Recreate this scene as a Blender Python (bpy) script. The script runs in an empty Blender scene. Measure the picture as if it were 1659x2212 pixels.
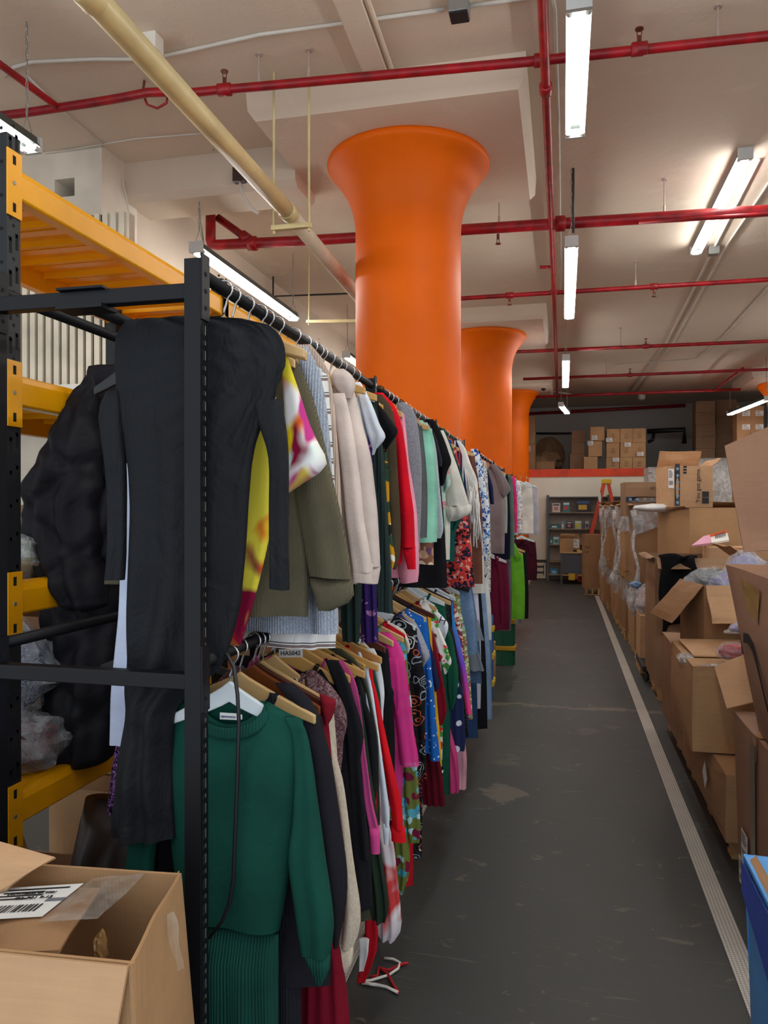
import bpy, bmesh, math, random
from mathutils import Vector, Matrix, noise
R = random.Random(7)
sc = bpy.context.scene
COL = sc.collection
PI = math.pi

# ---------------------------------------------------------------- camera
EYE = 1.7
FPX = 1650.0
cam_d = bpy.data.cameras.new('camera')
cam = bpy.data.objects.new('camera', cam_d)
COL.objects.link(cam)
cam_d.sensor_fit = 'VERTICAL'
cam_d.sensor_height = 36.0
cam_d.lens = 36.0 * FPX / 2212.0
cam_d.clip_start = 0.02
cam.location = (0, 0, EYE)
cam.rotation_euler = (PI / 2 - math.atan(5 / FPX), 0, math.radians(13.2))
sc.camera = cam
CAMROT = cam.rotation_euler.to_matrix()

# ---------------------------------------------------------------- daylight from the open loading bay behind the camera
world = bpy.data.worlds.new('world')
sc.world = world
world.use_nodes = True
bg = world.node_tree.nodes['Background']
bg.inputs[0].default_value = (0.84, 0.91, 1.0, 1)
bg.inputs[1].default_value = 0.7

TUBE_POWER = 26.0
sc.view_settings.view_transform = 'Standard'
sc.view_settings.look = 'None'
sc.view_settings.gamma = 1.0
sc.view_settings.exposure = 0.95
sc.view_settings.use_curve_mapping = False
sc.cycles.use_denoising = True
sc.cycles.max_bounces = 7
sc.cycles.transparent_max_bounces = 10


# ---------------------------------------------------------------- helpers
def P(px, py, X=None, Y=None, Z=None):
    d = CAMROT @ Vector(((px - 829.5) / FPX, (1106 - py) / FPX, -1.0))
    t = X / d.x if X is not None else Y / d.y if Y is not None else (Z - EYE) / d.z
    return Vector((d.x * t, d.y * t, EYE + d.z * t))


def lin(c):
    o = []
    for v in c[:3]:
        v /= 255.0
        o.append(v / 12.92 if v <= 0.04045 else ((v + 0.055) / 1.055) ** 2.4)
    return (o[0], o[1], o[2], 1.0)


class N:
    """small node-tree writer"""
    def __init__(s, name):
        s.m = bpy.data.materials.new(name)
        s.m.use_nodes = True
        s.t = s.m.node_tree
        s.b = s.t.nodes['Principled BSDF']
        s.tc = s.t.nodes.new('ShaderNodeTexCoord').outputs['Object']

    def n(s, typ, ins=None, **props):
        nd = s.t.nodes.new('ShaderNode' + typ)
        for k, v in props.items():
            setattr(nd, k, v)
        for k, v in (ins or {}).items():
            if hasattr(v, 'is_output'):
                s.t.links.new(v, nd.inputs[k])
            else:
                nd.inputs[k].default_value = v
        return nd

    def mapv(s, scale=(1, 1, 1), rot=(0, 0, 0), loc=(0, 0, 0)):
        return s.n('Mapping', {'Vector': s.tc, 'Scale': scale, 'Rotation': rot, 'Location': loc}).outputs[0]

    def noise(s, scale, detail=3, rough=0.5, vec=None, dist=0.0):
        return s.n('TexNoise', {'Vector': vec or s.tc, 'Scale': scale, 'Detail': detail, 'Roughness': rough,
                                'Distortion': dist}).outputs['Fac']

    def ramp(s, fac, stops, const=False):
        r = s.n('ValToRGB', {'Fac': fac})
        e = r.color_ramp.elements
        r.color_ramp.interpolation = 'CONSTANT' if const else 'LINEAR'
        while len(e) < len(stops):
            e.new(0.5)
        for el, (p, c) in zip(e, stops):
            el.position = p
            el.color = lin(c) if max(c[:3]) > 1.0 or sum(c) == 0 else (*c[:3], 1)
        return r.outputs[0]

    def mix(s, fac, a, b, blend='MIX'):
        m = s.n('Mix', data_type='RGBA', blend_type=blend)
        for k, v in ((0, fac), (6, a), (7, b)):
            if hasattr(v, 'is_output'):
                s.t.links.new(v, m.inputs[k])
            else:
                m.inputs[k].default_value = lin(v) if k else v
        return m.outputs[2]

    def math(s, op, a, b=0.0):
        m = s.n('Math', operation=op)
        for k, v in ((0, a), (1, b)):
            if hasattr(v, 'is_output'):
                s.t.links.new(v, m.inputs[k])
            else:
                m.inputs[k].default_value = v
        return m.outputs[0]

    def bump(s, h, strength=0.3, dist=0.01):
        b = s.n('Bump', {'Height': h, 'Strength': strength, 'Distance': dist})
        s.t.links.new(b.outputs[0], s.b.inputs['Normal'])

    def out(s, col, rough=0.7, metal=0.0, **kw):
        if hasattr(col, 'is_output'):
            s.t.links.new(col, s.b.inputs['Base Color'])
        else:
            s.b.inputs['Base Color'].default_value = lin(col)
        if hasattr(rough, 'is_output'):
            s.t.links.new(rough, s.b.inputs['Roughness'])
        else:
            s.b.inputs['Roughness'].default_value = rough
        s.b.inputs['Metallic'].default_value = metal
        if s.m.name.startswith('cloth_'):
            s.b.inputs['Specular IOR Level'].default_value = 0.14
        for k, v in kw.items():
            s.b.inputs[k.replace('_', ' ')].default_value = v
        return s.m


def paint(name, c, rough=0.5, metal=0.0, var=0.06, scale=3.0, bump=0.0, **kw):
    m = N(name)
    f = m.noise(scale, 4)
    d = tuple(max(0, v * (1 - var * 2.2)) for v in c)
    u = tuple(min(255, v * (1 + var)) for v in c)
    if bump:
        m.bump(m.noise(60, 3), bump, 0.003)
    return m.out(m.ramp(f, [(0.3, d), (0.7, u)]), rough, metal, **kw)


MATS = {}


def memo(key, fn):
    if key not in MATS:
        MATS[key] = fn()
    return MATS[key]


def solid(c, rough=0.55, metal=0.0, **kw):
    return memo(('solid', c, rough, metal, tuple(sorted(kw.items()))),
                lambda: paint('paint_%02x%02x%02x' % c, c, rough, metal, 0.03, **kw))


def tag(o, label=None, cat=None, group=None, kind=None):
    if label: o['label'] = label
    if cat: o['category'] = cat
    if group: o['group'] = group
    if kind: o['kind'] = kind
    return o


def thing(name, label, cat, loc=(0, 0, 0), group=None):
    o = bpy.data.objects.new(name, None)
    COL.objects.link(o)
    o.empty_display_size = 0.05
    o.location = loc
    return tag(o, label, cat, group)


def wloc(o):
    v = Vector((0, 0, 0))
    while o is not None:
        v = v + o.location
        o = o.parent
    return v


class MB:
    def __init__(s):
        s.v, s.f, s.mi = [], [], []

    def add(s, vs, fs, mi=0):
        k = len(s.v)
        s.v += [tuple(p) for p in vs]
        s.f += [tuple(i + k for i in f) for f in fs]
        s.mi += [mi] * len(fs)
        return s

    def box(s, x0, x1, y0, y1, z0, z1, mi=0, M=None):
        vs = [Vector((x, y, z)) for x in (x0, x1) for y in (y0, y1) for z in (z0, z1)]
        if M is not None:
            vs = [M @ v for v in vs]
        return s.add(vs, [(0, 1, 3, 2), (4, 6, 7, 5), (0, 4, 5, 1), (2, 3, 7, 6), (0, 2, 6, 4), (1, 5, 7, 3)], mi)

    def beam(s, a, b, w, h, mi=0, up=(0, 0, 1)):
        a, b = Vector(a), Vector(b)
        d = (b - a)
        L = d.length
        d.normalize()
        u = Vector(up)
        if abs(d.dot(u)) > 0.98:
            u = Vector((0, 1, 0))
        x = d.cross(u).normalized()
        z = x.cross(d)
        M = Matrix(((x.x, d.x, z.x, a.x), (x.y, d.y, z.y, a.y), (x.z, d.z, z.z, a.z), (0, 0, 0, 1)))
        return s.box(-w / 2, w / 2, 0, L, -h / 2, h / 2, mi, M)

    def tube(s, pts, r, n=8, mi=0, caps=True):
        pts = [Vector(p) for p in pts]
        rs = r if isinstance(r, (list, tuple)) else [r] * len(pts)
        vs, fs = [], []
        prev = None
        for i, p in enumerate(pts):
            d = (pts[min(i + 1, len(pts) - 1)] - pts[max(i - 1, 0)])
            d = d.normalized() if d.length > 1e-9 else Vector((0, 0, 1))
            if prev is None:
                u = Vector((0, 0, 1)) if abs(d.z) < 0.9 else Vector((1, 0, 0))
                a = d.cross(u).normalized()
            else:
                a = (prev - d * prev.dot(d))
                a = a.normalized() if a.length > 1e-6 else d.orthogonal().normalized()
            prev = a
            b = d.cross(a)
            for k in range(n):
                t = 2 * PI * k / n
                vs.append(p + (a * math.cos(t) + b * math.sin(t)) * rs[i])
        for i in range(len(pts) - 1):
            for k in range(n):
                fs.append((i * n + k, i * n + (k + 1) % n, (i + 1) * n + (k + 1) % n, (i + 1) * n + k))
        if caps:
            fs.append(tuple(range(n - 1, -1, -1)))
            m = (len(pts) - 1) * n
            fs.append(tuple(range(m, m + n)))
        return s.add(vs, fs, mi)

    def lathe(s, prof, c=(0, 0, 0), n=32, mi=0):
        vs, fs = [], []
        for r, z in prof:
            for k in range(n):
                t = 2 * PI * k / n
                vs.append((c[0] + r * math.cos(t), c[1] + r * math.sin(t), c[2] + z))
        for i in range(len(prof) - 1):
            for k in range(n):
                fs.append((i * n + k, i * n + (k + 1) % n, (i + 1) * n + (k + 1) % n, (i + 1) * n + k))
        fs.append(tuple(range(n - 1, -1, -1)))
        m = (len(prof) - 1) * n
        fs.append(tuple(range(m, m + n)))
        return s.add(vs, fs, mi)

    def sheet(s, fn, nu, nv, th=0.0, mi=0):
        """grid surface fn(u,v); th gives it thickness along its normal"""
        g = [[Vector(fn(i / nu, j / nv)) for i in range(nu + 1)] for j in range(nv + 1)]
        def nrm(j, i):
            a = g[j][min(i + 1, nu)] - g[j][max(i - 1, 0)]
            b = g[min(j + 1, nv)][i] - g[max(j - 1, 0)][i]
            c = a.cross(b)
            return c.normalized() if c.length > 1e-12 else Vector((0, 0, 1))
        W = nu + 1
        vs = [p for row in g for p in row]
        fs = [(j * W + i, j * W + i + 1, (j + 1) * W + i + 1, (j + 1) * W + i) for j in range(nv) for i in range(nu)]
        if th:
            k = len(vs)
            vs = vs + [g[j][i] - nrm(j, i) * th for j in range(nv + 1) for i in range(W)]
            fs = fs + [tuple(x + k for x in reversed(f)) for f in fs]
            rim = [i for i in range(W)] + [j * W + nu for j in range(1, nv + 1)] + \
                  [nv * W + i for i in range(nu - 1, -1, -1)] + [j * W for j in range(nv - 1, 0, -1)]
            for a, b in zip(rim, rim[1:] + rim[:1]):
                fs.append((b, a, a + k, b + k))
        return s.add(vs, fs, mi)

    def quad(s, a, b, c, d, th=0.006, n=5, bulge=0.0, rough=0.0, seed=0, mi=0):
        a, b, c, d = map(Vector, (a, b, c, d))
        nn = (b - a).cross(d - a).normalized()
        def fn(u, v):
            p = (a * (1 - u) + b * u) * (1 - v) + (d * (1 - u) + c * u) * v
            k = bulge * 16 * u * (1 - u) * v * (1 - v)
            if rough:
                k += rough * noise.noise(Vector((u * 2.3 + seed * 7.1, v * 2.3 + seed, seed * 3.3))) * min(1, 6 * v)
            return p + nn * k
        return s.sheet(fn, n, n, th, mi)

    def build(s, name, mats, parent=None, smooth=False, bevel=0.0, seg=2, angle=None):
        me = bpy.data.meshes.new(name)
        me.from_pydata(s.v, [], s.f)
        mats = mats if isinstance(mats, (list, tuple)) else [mats]
        for m in mats:
            me.materials.append(m)
        if len(mats) > 1:
            me.polygons.foreach_set('material_index', s.mi)
        if smooth:
            me.polygons.foreach_set('use_smooth', [True] * len(me.polygons))
        me.update()
        o = bpy.data.objects.new(name, me)
        COL.objects.link(o)
        if parent is not None:
            o.parent = parent
            o.location = -wloc(parent)
        if bevel:
            b = o.modifiers.new('bevel', 'BEVEL')
            b.width = bevel
            b.segments = seg
            b.limit_method = 'ANGLE'
            b.angle_limit = math.radians(40)
        return o


def struct(name, mb, m, **kw):
    o = mb.build(name, m, None, **kw)
    o['kind'] = 'structure'
    return o


def fit_tris(o):
    return o


def text(name, s, size, origin, xdir, ydir, m, parent, label=None, depth=0.0006):
    """flat raised lettering as a mesh"""
    cu = bpy.data.curves.new('lettering', 'FONT')
    cu.body = s
    cu.size = size
    cu.extrude = depth
    cu.align_x = 'CENTER'
    cu.align_y = 'CENTER'
    cu.resolution_u = 2
    to = bpy.data.objects.new('lettering', cu)
    COL.objects.link(to)
    dg = bpy.context.evaluated_depsgraph_get()
    me = bpy.data.meshes.new_from_object(to.evaluated_get(dg))
    bpy.data.objects.remove(to)
    bpy.data.curves.remove(cu)
    x, y = Vector(xdir).normalized(), Vector(ydir).normalized()
    z = x.cross(y)
    M = Matrix(((x.x, y.x, z.x, origin[0]), (x.y, y.y, z.y, origin[1]), (x.z, y.z, z.z, origin[2]), (0, 0, 0, 1)))
    me.transform(M)
    me.materials.clear()
    me.materials.append(m)
    me.name = name
    o = bpy.data.objects.new(name, me)
    COL.objects.link(o)
    o.parent = parent
    o.location = -wloc(parent)
    if label: o['label'] = label
    return o


# ---------------------------------------------------------------- common materials
def m_ceiling():
    m = N('ceiling_paint')
    a = m.noise(0.35, 5, 0.6)
    b = m.noise(2.2, 6, 0.65, dist=0.6)
    c1 = m.ramp(a, [(0.3, (216, 197, 178)), (0.7, (230, 213, 194))])
    c2 = m.mix(m.ramp(b, [(0.60, (0, 0, 0)), (0.68, (0.35, 0.35, 0.35))]), c1, (238, 226, 208))
    m.bump(m.math('ADD', m.noise(9, 5, 0.6), m.math('MULTIPLY', m.noise(60, 2), 0.15)), 0.25, 0.02)
    return m.out(c2, 0.75)


def m_floor():
    m = N('floor_paint')
    a = m.noise(0.8, 5, 0.6)
    base = m.ramp(a, [(0.3, (50, 52, 52)), (0.7, (65, 67, 66))])
    v = m.mapv((1.0, 1.0, 1))
    w = m.noise(1.3, 8, 0.62, v, 0.3)
    fine = m.noise(5.5, 9, 0.7, m.mapv((1.0, 1.5, 1)), 0.6)
    xyz = m.n('SeparateXYZ', {0: m.tc}).outputs
    # worn strip across the aisle along an old joint, and one bare patch
    yy = m.math('ABSOLUTE', m.math('SUBTRACT', m.math('ADD', xyz[1], m.math('MULTIPLY', m.noise(1.6, 5, .6), .35)), 6.93))
    strip = m.math('LESS_THAN', m.math('ADD', yy, m.math('MULTIPLY', fine, .30)), .185)
    dx = m.math('MULTIPLY', m.math('SUBTRACT', xyz[0], -.36), 1.0)
    dy = m.math('MULTIPLY', m.math('SUBTRACT', xyz[1], 4.62), .75)
    rr = m.math('SQRT', m.math('ADD', m.math('MULTIPLY', dx, dx), m.math('MULTIPLY', dy, dy)))
    bare = m.math('LESS_THAN', m.math('ADD', rr, m.math('MULTIPLY', fine, .62)), .42)
    patch = m.ramp(w, [(0.63, (0, 0, 0)), (0.64, (0.6, 0.6, 0.6))])
    flecks = m.ramp(fine, [(0.625, (0, 0, 0)), (0.64, (0.7, 0.7, 0.7))])
    col = m.mix(patch, base, (92, 86, 75))
    col = m.mix(flecks, col, (106, 99, 86))
    col = m.mix(m.math('MULTIPLY', m.math('MAXIMUM', strip, bare), .8), col, (112, 104, 90))
    for rot, th in ((0.5, .635), (2.0, .64), (1.2, .65)):
        sv = m.mapv((1.6, 22.0, 1), (0, 0, rot), (rot, 2, 0))
        sc2 = m.noise(2.2, 8, 0.7, sv, 0.6)
        col = m.mix(m.ramp(sc2, [(th, (0, 0, 0)), (th + .05, (0.55, 0.55, 0.55))]), col, (120, 116, 106))
    sp = m.n('TexVoronoi', {'Vector': m.tc, 'Scale': 6.0, 'Randomness': 1.0})
    dot = m.ramp(sp.outputs['Distance'], [(0.025, (0.8, 0.8, 0.8)), (0.035, (0, 0, 0))])
    col = m.mix(dot, col, (170, 168, 160))
    m.bump(w, 0.08, 0.01)
    return m.out(col, m.ramp(a, [(0.2, (0.42, 0.42, 0.42)), (0.8, (0.6, 0.6, 0.6))]))


def m_card(name, c, var=0.09):
    m = N(name)
    f = m.noise(2.5, 5, 0.6)
    d = tuple(v * (1 - var) for v in c)
    u = tuple(min(255, v * (1 + var * 0.8)) for v in c)
    st = m.noise(1.0, 4, 0.6, m.mapv((5, 5, 90)))
    col = m.mix(0.25, m.ramp(f, [(0.3, d), (0.7, u)]), m.ramp(st, [(0.3, d), (0.7, u)]))
    wv = m.n('TexWave', {'Vector': m.mapv((1, 1, 0)), 'Scale': 38.0, 'Distortion': 0.4, 'Detail': 1.0}).outputs['Fac']
    m.bump(m.math('ADD', m.math('MULTIPLY', wv, 0.05), m.noise(7, 4)), 0.22, 0.012)
    return m.out(col, 0.72)


M_CEIL = m_ceiling()
M_FLOOR = m_floor()
CARD = [m_card('cardboard_tan', (180, 140, 98)), m_card('cardboard_brown', (158, 119, 82)),
        m_card('cardboard_dull', (148, 116, 87)), m_card('cardboard_pink', (158, 118, 92)),
        m_card('cardboard_pale', (197, 156, 116))]
M_ORANGE = paint('orange_column_paint', (240, 106, 0), 0.5, var=0.03, scale=1.2, bump=0.08, Specular_IOR_Level=0.18)
M_REDPIPE = paint('red_pipe_paint', (158, 14, 26), 0.4, var=0.12, scale=8)
M_BLACK = paint('black_powder_coat', (20, 20, 24), 0.45, 0.0, var=0.05, Specular_IOR_Level=0.25)
M_UPR = paint('charcoal_powder_coat', (32, 35, 38), 0.45, 0.0, var=0.05, Specular_IOR_Level=0.3)
M_VOID = solid((6, 6, 7), 0.9)
M_YEL = paint('yellow_shelf_paint', (238, 164, 6), 0.28, var=0.04, Specular_IOR_Level=0.35)
M_GLINT = solid((120, 124, 128), 0.5)  # pale grey painting the glints at the post slots
M_CHROME = solid((205, 205, 205), 0.22, 0.95)
M_STEEL = solid((150, 152, 150), 0.45, 0.7)
M_WHITE = paint('white_paint', (236, 232, 222), 0.6, var=0.03)
M_LABEL = solid((238, 238, 234), 0.6)
M_INK = solid((24, 24, 26), 0.6)
M_TAPE = solid((176, 136, 88), 0.18)
M_TUBE = None


def m_emit(name, c, s):
    m = bpy.data.materials.new(name)
    m.use_nodes = True
    b = m.node_tree.nodes['Principled BSDF']
    b.inputs['Base Color'].default_value = (0.9, 0.9, 0.9, 1)
    b.inputs['Emission Color'].default_value = lin(c)
    b.inputs['Emission Strength'].default_value = s
    return m


M_TUBE = m_emit('lit_tube', (252, 251, 247), TUBE_POWER)


def m_clear(name, c=(240, 244, 250), alpha=0.28, rough=0.12):
    m = N(name)
    f = m.noise(26, 6, 0.7, dist=1.2)
    m.bump(f, 0.9, 0.02)
    a = m.ramp(m.noise(9, 5, 0.7, dist=1.5), [(0.35, (alpha * .45,) * 3), (0.7, (min(1, alpha * 2.1),) * 3)])
    m.t.links.new(a, m.b.inputs['Alpha'])
    return m.out(c, rough)


M_WRAP = m_clear('stretch_film')
M_FILM = m_clear('clear_tape_film', (226, 222, 214), 0.12, 0.15)
M_WRAPD = m_clear('stretch_film_bunched', (236, 236, 236), 0.5, 0.2)
# ================================================================ THE BUILDING
CEIL = 4.78
WALL_Y = 19.15
MEZ = 2.69
o = struct('floor', MB().box(-7, 8, -1.5, 24, -0.12, 0), M_FLOOR)
o = struct('ceiling', MB().box(-7, 8, -1.5, 24, CEIL, CEIL + 0.2), M_CEIL)

# taped aisle lines
def m_tape():
    m = N('floor_tape_white')
    ch = m.n('TexVoronoi', {'Vector': m.mapv((1, 1, 0)), 'Scale': 70.0, 'Randomness': 0.0}).outputs['Distance']
    col = m.ramp(ch, [(0.25, (214, 210, 200)), (0.55, (150, 146, 138))])
    wear = m.ramp(m.noise(3.0, 6, 0.7), [(0.3, (0.0, 0, 0)), (0.75, (0.4, 0.4, 0.4))])
    return m.out(m.mix(wear, col, (140, 136, 128)), 0.5)
mt = m_tape()
def tape_line(label, x, y0, y1, w):
    mb = MB()
    def fn(u, v):
        y = y0 + (y1 - y0) * v
        return (x + (u - .5) * w + .006 * noise.noise(Vector((x, y * .4, 0))), y, 0.0035)
    mb.sheet(lambda u, v: fn(1 - u, v), 1, 60, 0.0)
    return tag(mb.build('floor_tape', mt), label, 'floor tape', 'aisle marking tapes')
tape_line('pale aisle tape running along the foot of the cardboard boxes', 0.648, 0.6, 15.6, 0.082)
tape_line('pale aisle tape running under the hems of the clothes racks', -0.795, 0.6, 19.0, 0.075)

struct('wall_right', MB().box(8, 8.2, -1.5, 24, 0, CEIL), M_WHITE)
struct('wall_left', MB().box(-7.2, -7, -1.5, 5.75, 0, CEIL), M_WHITE)
M_LWALL = paint('left_wall_paint', (206, 190, 172), 0.7, var=0.02, scale=1.0)
struct('wall_left_inner', MB().box(-4.3, -3.82, 6.3, 24, 0, CEIL), M_LWALL)
# wall return with the small dark opening
mb = MB()
X0, X1 = -7.0, -3.8
ox0, ox1, oz0, oz1 = P(118, 412, Y=5.75).x, P(161, 412, Y=5.75).x, P(140, 425, Y=5.75).z, P(140, 386, Y=5.75).z
mb.box(X0, ox0, 5.75, 6.3, 0, CEIL).box(ox1, X1, 5.75, 6.3, 0, CEIL)
mb.box(ox0, ox1, 5.75, 6.3, 0, oz0).box(ox0, ox1, 5.75, 6.3, oz1, CEIL).box(ox0, ox1, 6.1, 6.3, oz0, oz1, 1)
struct('wall_back_left', mb, [paint('wall_return_paint', (226, 217, 202), 0.7, var=0.03), solid((70, 50, 34), 0.8)])
# beam between the wall and the first column's drop panel
mb = MB()
bz = P(300, 432, Y=6.1).z
mb.box(-3.82, -2.2, 6.1, 6.62, bz + 0.05, CEIL)
mb.add([(-3.82, 6.1, bz + .05), (-2.2, 6.1, bz + .05), (-2.2, 6.62, bz + .05), (-3.82, 6.62, bz + .05),
        (-3.82, 6.16, bz), (-2.2, 6.16, bz), (-2.2, 6.56, bz), (-3.82, 6.56, bz)],
       [(0, 1, 5, 4), (1, 2, 6, 5), (2, 3, 7, 6), (3, 0, 4, 7), (4, 5, 6, 7)])
struct('trim_beam', mb, M_LWALL)
# longitudinal ceiling rib
mb = MB()
a, b = P(742, -30, Z=CEIL - .03), P(822, 178, Z=CEIL - .03)
mb.beam(a, b, 0.16, 0.07)
mb.tube([a + Vector((.11, 0, .0)), b + Vector((.11, 0, .0))], 0.018, 8)
struct('trim_1', mb, M_CEIL)

# mushroom columns with drop panels
def column(x, y, label):
    t = thing('column', label, 'column', (x, y, 0), 'orange mushroom columns')
    t['kind'] = 'structure'
    top = CEIL - 0.22
    prof = [(.46, 0), (.46, .10), (.437, .13)]
    prof += [(.437, z) for z in (1, 2, 3, 3.5)] + [(.437, 3.95)]
    for k in range(1, 13):
        u = k / 12
        prof.append((.437 + .222 * u ** 2.3, 3.95 + (top - .06 - 3.95) * u))
    prof += [(.668, top - .05), (.672, top - .02), (.665, top)]
    mb = MB().lathe(prof, (x, y, 0), 56)
    mb.build('shaft', M_ORANGE, t, smooth=True)
    h = 0.955
    mb = MB()
    mb.add([(x + sx * h, y + sy * h, top) for sx, sy in ((-1, -1), (1, -1), (1, 1), (-1, 1))] +
           [(x + sx * (h + .045), y + sy * (h + .045), top + .06) for sx, sy in ((-1, -1), (1, -1), (1, 1), (-1, 1))] +
           [(x + sx * (h + .055), y + sy * (h + .055), CEIL) for sx, sy in ((-1, -1), (1, -1), (1, 1), (-1, 1))],
           [(3, 2, 1, 0)] + [(i, (i + 1) % 4, 4 + (i + 1) % 4, 4 + i) for i in range(4)] +
           [(4 + i, 4 + (i + 1) % 4, 8 + (i + 1) % 4, 8 + i) for i in range(4)])
    mb.build('drop_panel', M_CEIL, t)
    return t
column(-1.255, 6.23, 'nearest orange mushroom column, rising behind the first clothes rack')
column(-1.255, 12.65, 'second orange mushroom column, behind the nearest one')
column(-1.255, 19.0, 'third orange mushroom column, beside the far white wall')
column(5.0, 19.0, 'orange mushroom column beside the far hanging light at the right edge')

# far wall with the mezzanine above it
struct('wall_back', MB().box(-7, 8, WALL_Y, WALL_Y + .2, 0, 2.50), paint('white_wall_paint', (234, 229, 212), 0.65, var=0.012, scale=1.0))
struct('trim_2', MB().box(-7, 8, WALL_Y - .02, WALL_Y + .2, 2.50, MEZ), paint('orange_red_band', (226, 66, 20), 0.5))
struct('floor_mezzanine', MB().box(-7, 8, WALL_Y + .2, 24, MEZ - .2, MEZ), solid((92, 84, 76), 0.8))
struct('wall_mezzanine', MB().box(-7, 8, 23.6, 23.8, MEZ, CEIL), paint('mezzanine_wall_paint', (172, 170, 166), 0.8, var=0.02, scale=.6))

# ================================================================ LIGHT FITTINGS
def chain(mb, a, b, r=0.007, mi=0):
    a, b = Vector(a), Vector(b)
    n = max(2, int((b - a).length / 0.05))
    for i in range(n):
        p = a + (b - a) * (i + .5) / n
        d = (b - a) / n * 0.62
        s = Vector((.007, 0, 0)) if i % 2 else Vector((0, .007, 0))
        mb.tube([p - d * .9, p - d * .5 + s, p + d * .5 + s, p + d * .9, p + d * .5 - s, p - d * .5 - s, p - d * .9], r * .55, 4, mi, False)

def fixture(label, x, y0, y1, z, hang=True, w=0.12, sides=False, rot=0.0, chains=(0, 1)):
    c = Vector((x, (y0 + y1) / 2, z))
    t = thing('fluorescent_light', label, 'ceiling light', c, 'fluorescent ceiling lights')
    M = Matrix.Translation(c) @ Matrix.Rotation(rot, 4, 'Z')
    L = (y1 - y0) / 2
    mb = MB()
    mb.box(-w * .32, w * .32, -L, L, 0.01, .05, 0, M)
    pts = [(-w / 2, -.012), (-w * .36, .012), (w * .36, .012), (w / 2, -.012)]
    hh = .004
    for (ax, az), (bx, bz_) in zip(pts, pts[1:]):
        vs = [M @ Vector(q) for q in ((ax, -L, az), (bx, -L, bz_), (bx, L, bz_), (ax, L, az),
                                      (ax, -L, az + hh), (bx, -L, bz_ + hh), (bx, L, bz_ + hh), (ax, L, az + hh))]
        mb.add(vs, [(0, 3, 2, 1), (4, 5, 6, 7), (0, 1, 5, 4), (2, 3, 7, 6), (0, 4, 7, 3), (1, 2, 6, 5)])
    mb.build('housing', solid((74, 80, 76), 0.5), t)
    for s in (-1, 1):
        mb = MB().box(-w / 2, w / 2, s * L - .012, s * L + .012, -.045, .052, 0, M)
        for sx in (-1, 1):
            mb.tube([M @ Vector((sx * w * .36, s * (L - .02), -.03)), M @ Vector((sx * w * .36, s * (L - .05), -.03))], .017, 8)
        mb.build('end_plate', solid((206, 208, 206), 0.45), t)
    nseg = 2 if (y1 - y0) > 1.6 else 1
    for k in range(nseg):
        ya, yb = -L + .05 + k * (2 * L - .1) / nseg, -L + .05 + (k + 1) * (2 * L - .1) / nseg - (.03 if k < nseg - 1 else 0)
        for sx in (-1, 1):
            MB().tube([M @ Vector((sx * w * .36, ya, -.03)), M @ Vector((sx * w * .36, yb, -.03))], .0135, 10).build('tube', M_TUBE, t, smooth=True)
    if hang:
        for k in chains:
            yy = -L + .06 if k == 0 else L - .06
            mb = MB()
            top = M @ Vector((0, yy, .05))
            chain(mb, (top.x, top.y, z + .17), (top.x, top.y, CEIL))
            for sx in (-1, 1):
                mb.tube([M @ Vector((sx * w * .3, yy, .05)), (top.x, top.y, z + .18)], .003, 5)
            mb.build('hanging_chain', M_STEEL, t)
    return t
fx = 0.072
fixture('lit twin-tube light nearest the camera, hanging beside the long red pipe', fx, 3.72, 5.0, 4.10)
fixture('lit twin-tube light hanging second along the aisle', fx, 7.05, 9.75, 4.10)
fixture('small lit light hanging third along the aisle, above the distant boxes', fx - .03, 12.4, 15.2, 4.10)
fixture('farthest lit light over the aisle, hanging just before the mezzanine', fx - .05, 17.0, 18.4, 3.98, rot=-.1)
fixture('lit twin-tube light fixed flat against the ceiling', 1.50, 7.0, 9.5, CEIL - .07, hang=False)
fixture('lit light hanging by the orange column at the right edge', 3.85, 16.6, 19.0, 3.92, rot=.10)
fixture('lit light hanging above the yellow shelving and the clothes rail', -3.16, 6.2, 8.75, 4.02, w=.13)
fixture('lit light hanging over the black and yellow shelf upright', -3.30, 1.75, 4.25, 4.02)
# extra fittings added to light the hall from beside and behind the camera
for x in (4.1, 6.6):
    for y in (2.0, 7.0, 12.0):
        fixture('unseen lit twin-tube light added over the stacked boxes', x, y, y + 2.4, 4.1, chains=(0, 1))
fixture('unseen lit twin-tube light added to the aisle row, behind the photographer', fx, -.6, 1.8, 4.1)
fixture('unseen lit twin-tube light added beside the photographer', 2.2, .2, 2.6, 4.1)
fixture('lit twin-tube light added to the shelving row, farther along the wall', -3.16, 11.0, 13.5, 4.02)

# ================================================================ PIPES
def sprinkler(mb, p, up=True):
    p = Vector(p)
    s = 1 if up else -1
    mb.tube([p, p + Vector((0, 0, .05 * s))], .014, 8)
    for d in (-1, 1):
        mb.tube([p + Vector((.012 * d, 0, .05 * s)), p + Vector((.014 * d, 0, .09 * s))], .003, 5)
    mb.tube([p + Vector((0, 0, .09 * s)), p + Vector((0, 0, .098 * s))], .026, 12)

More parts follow.
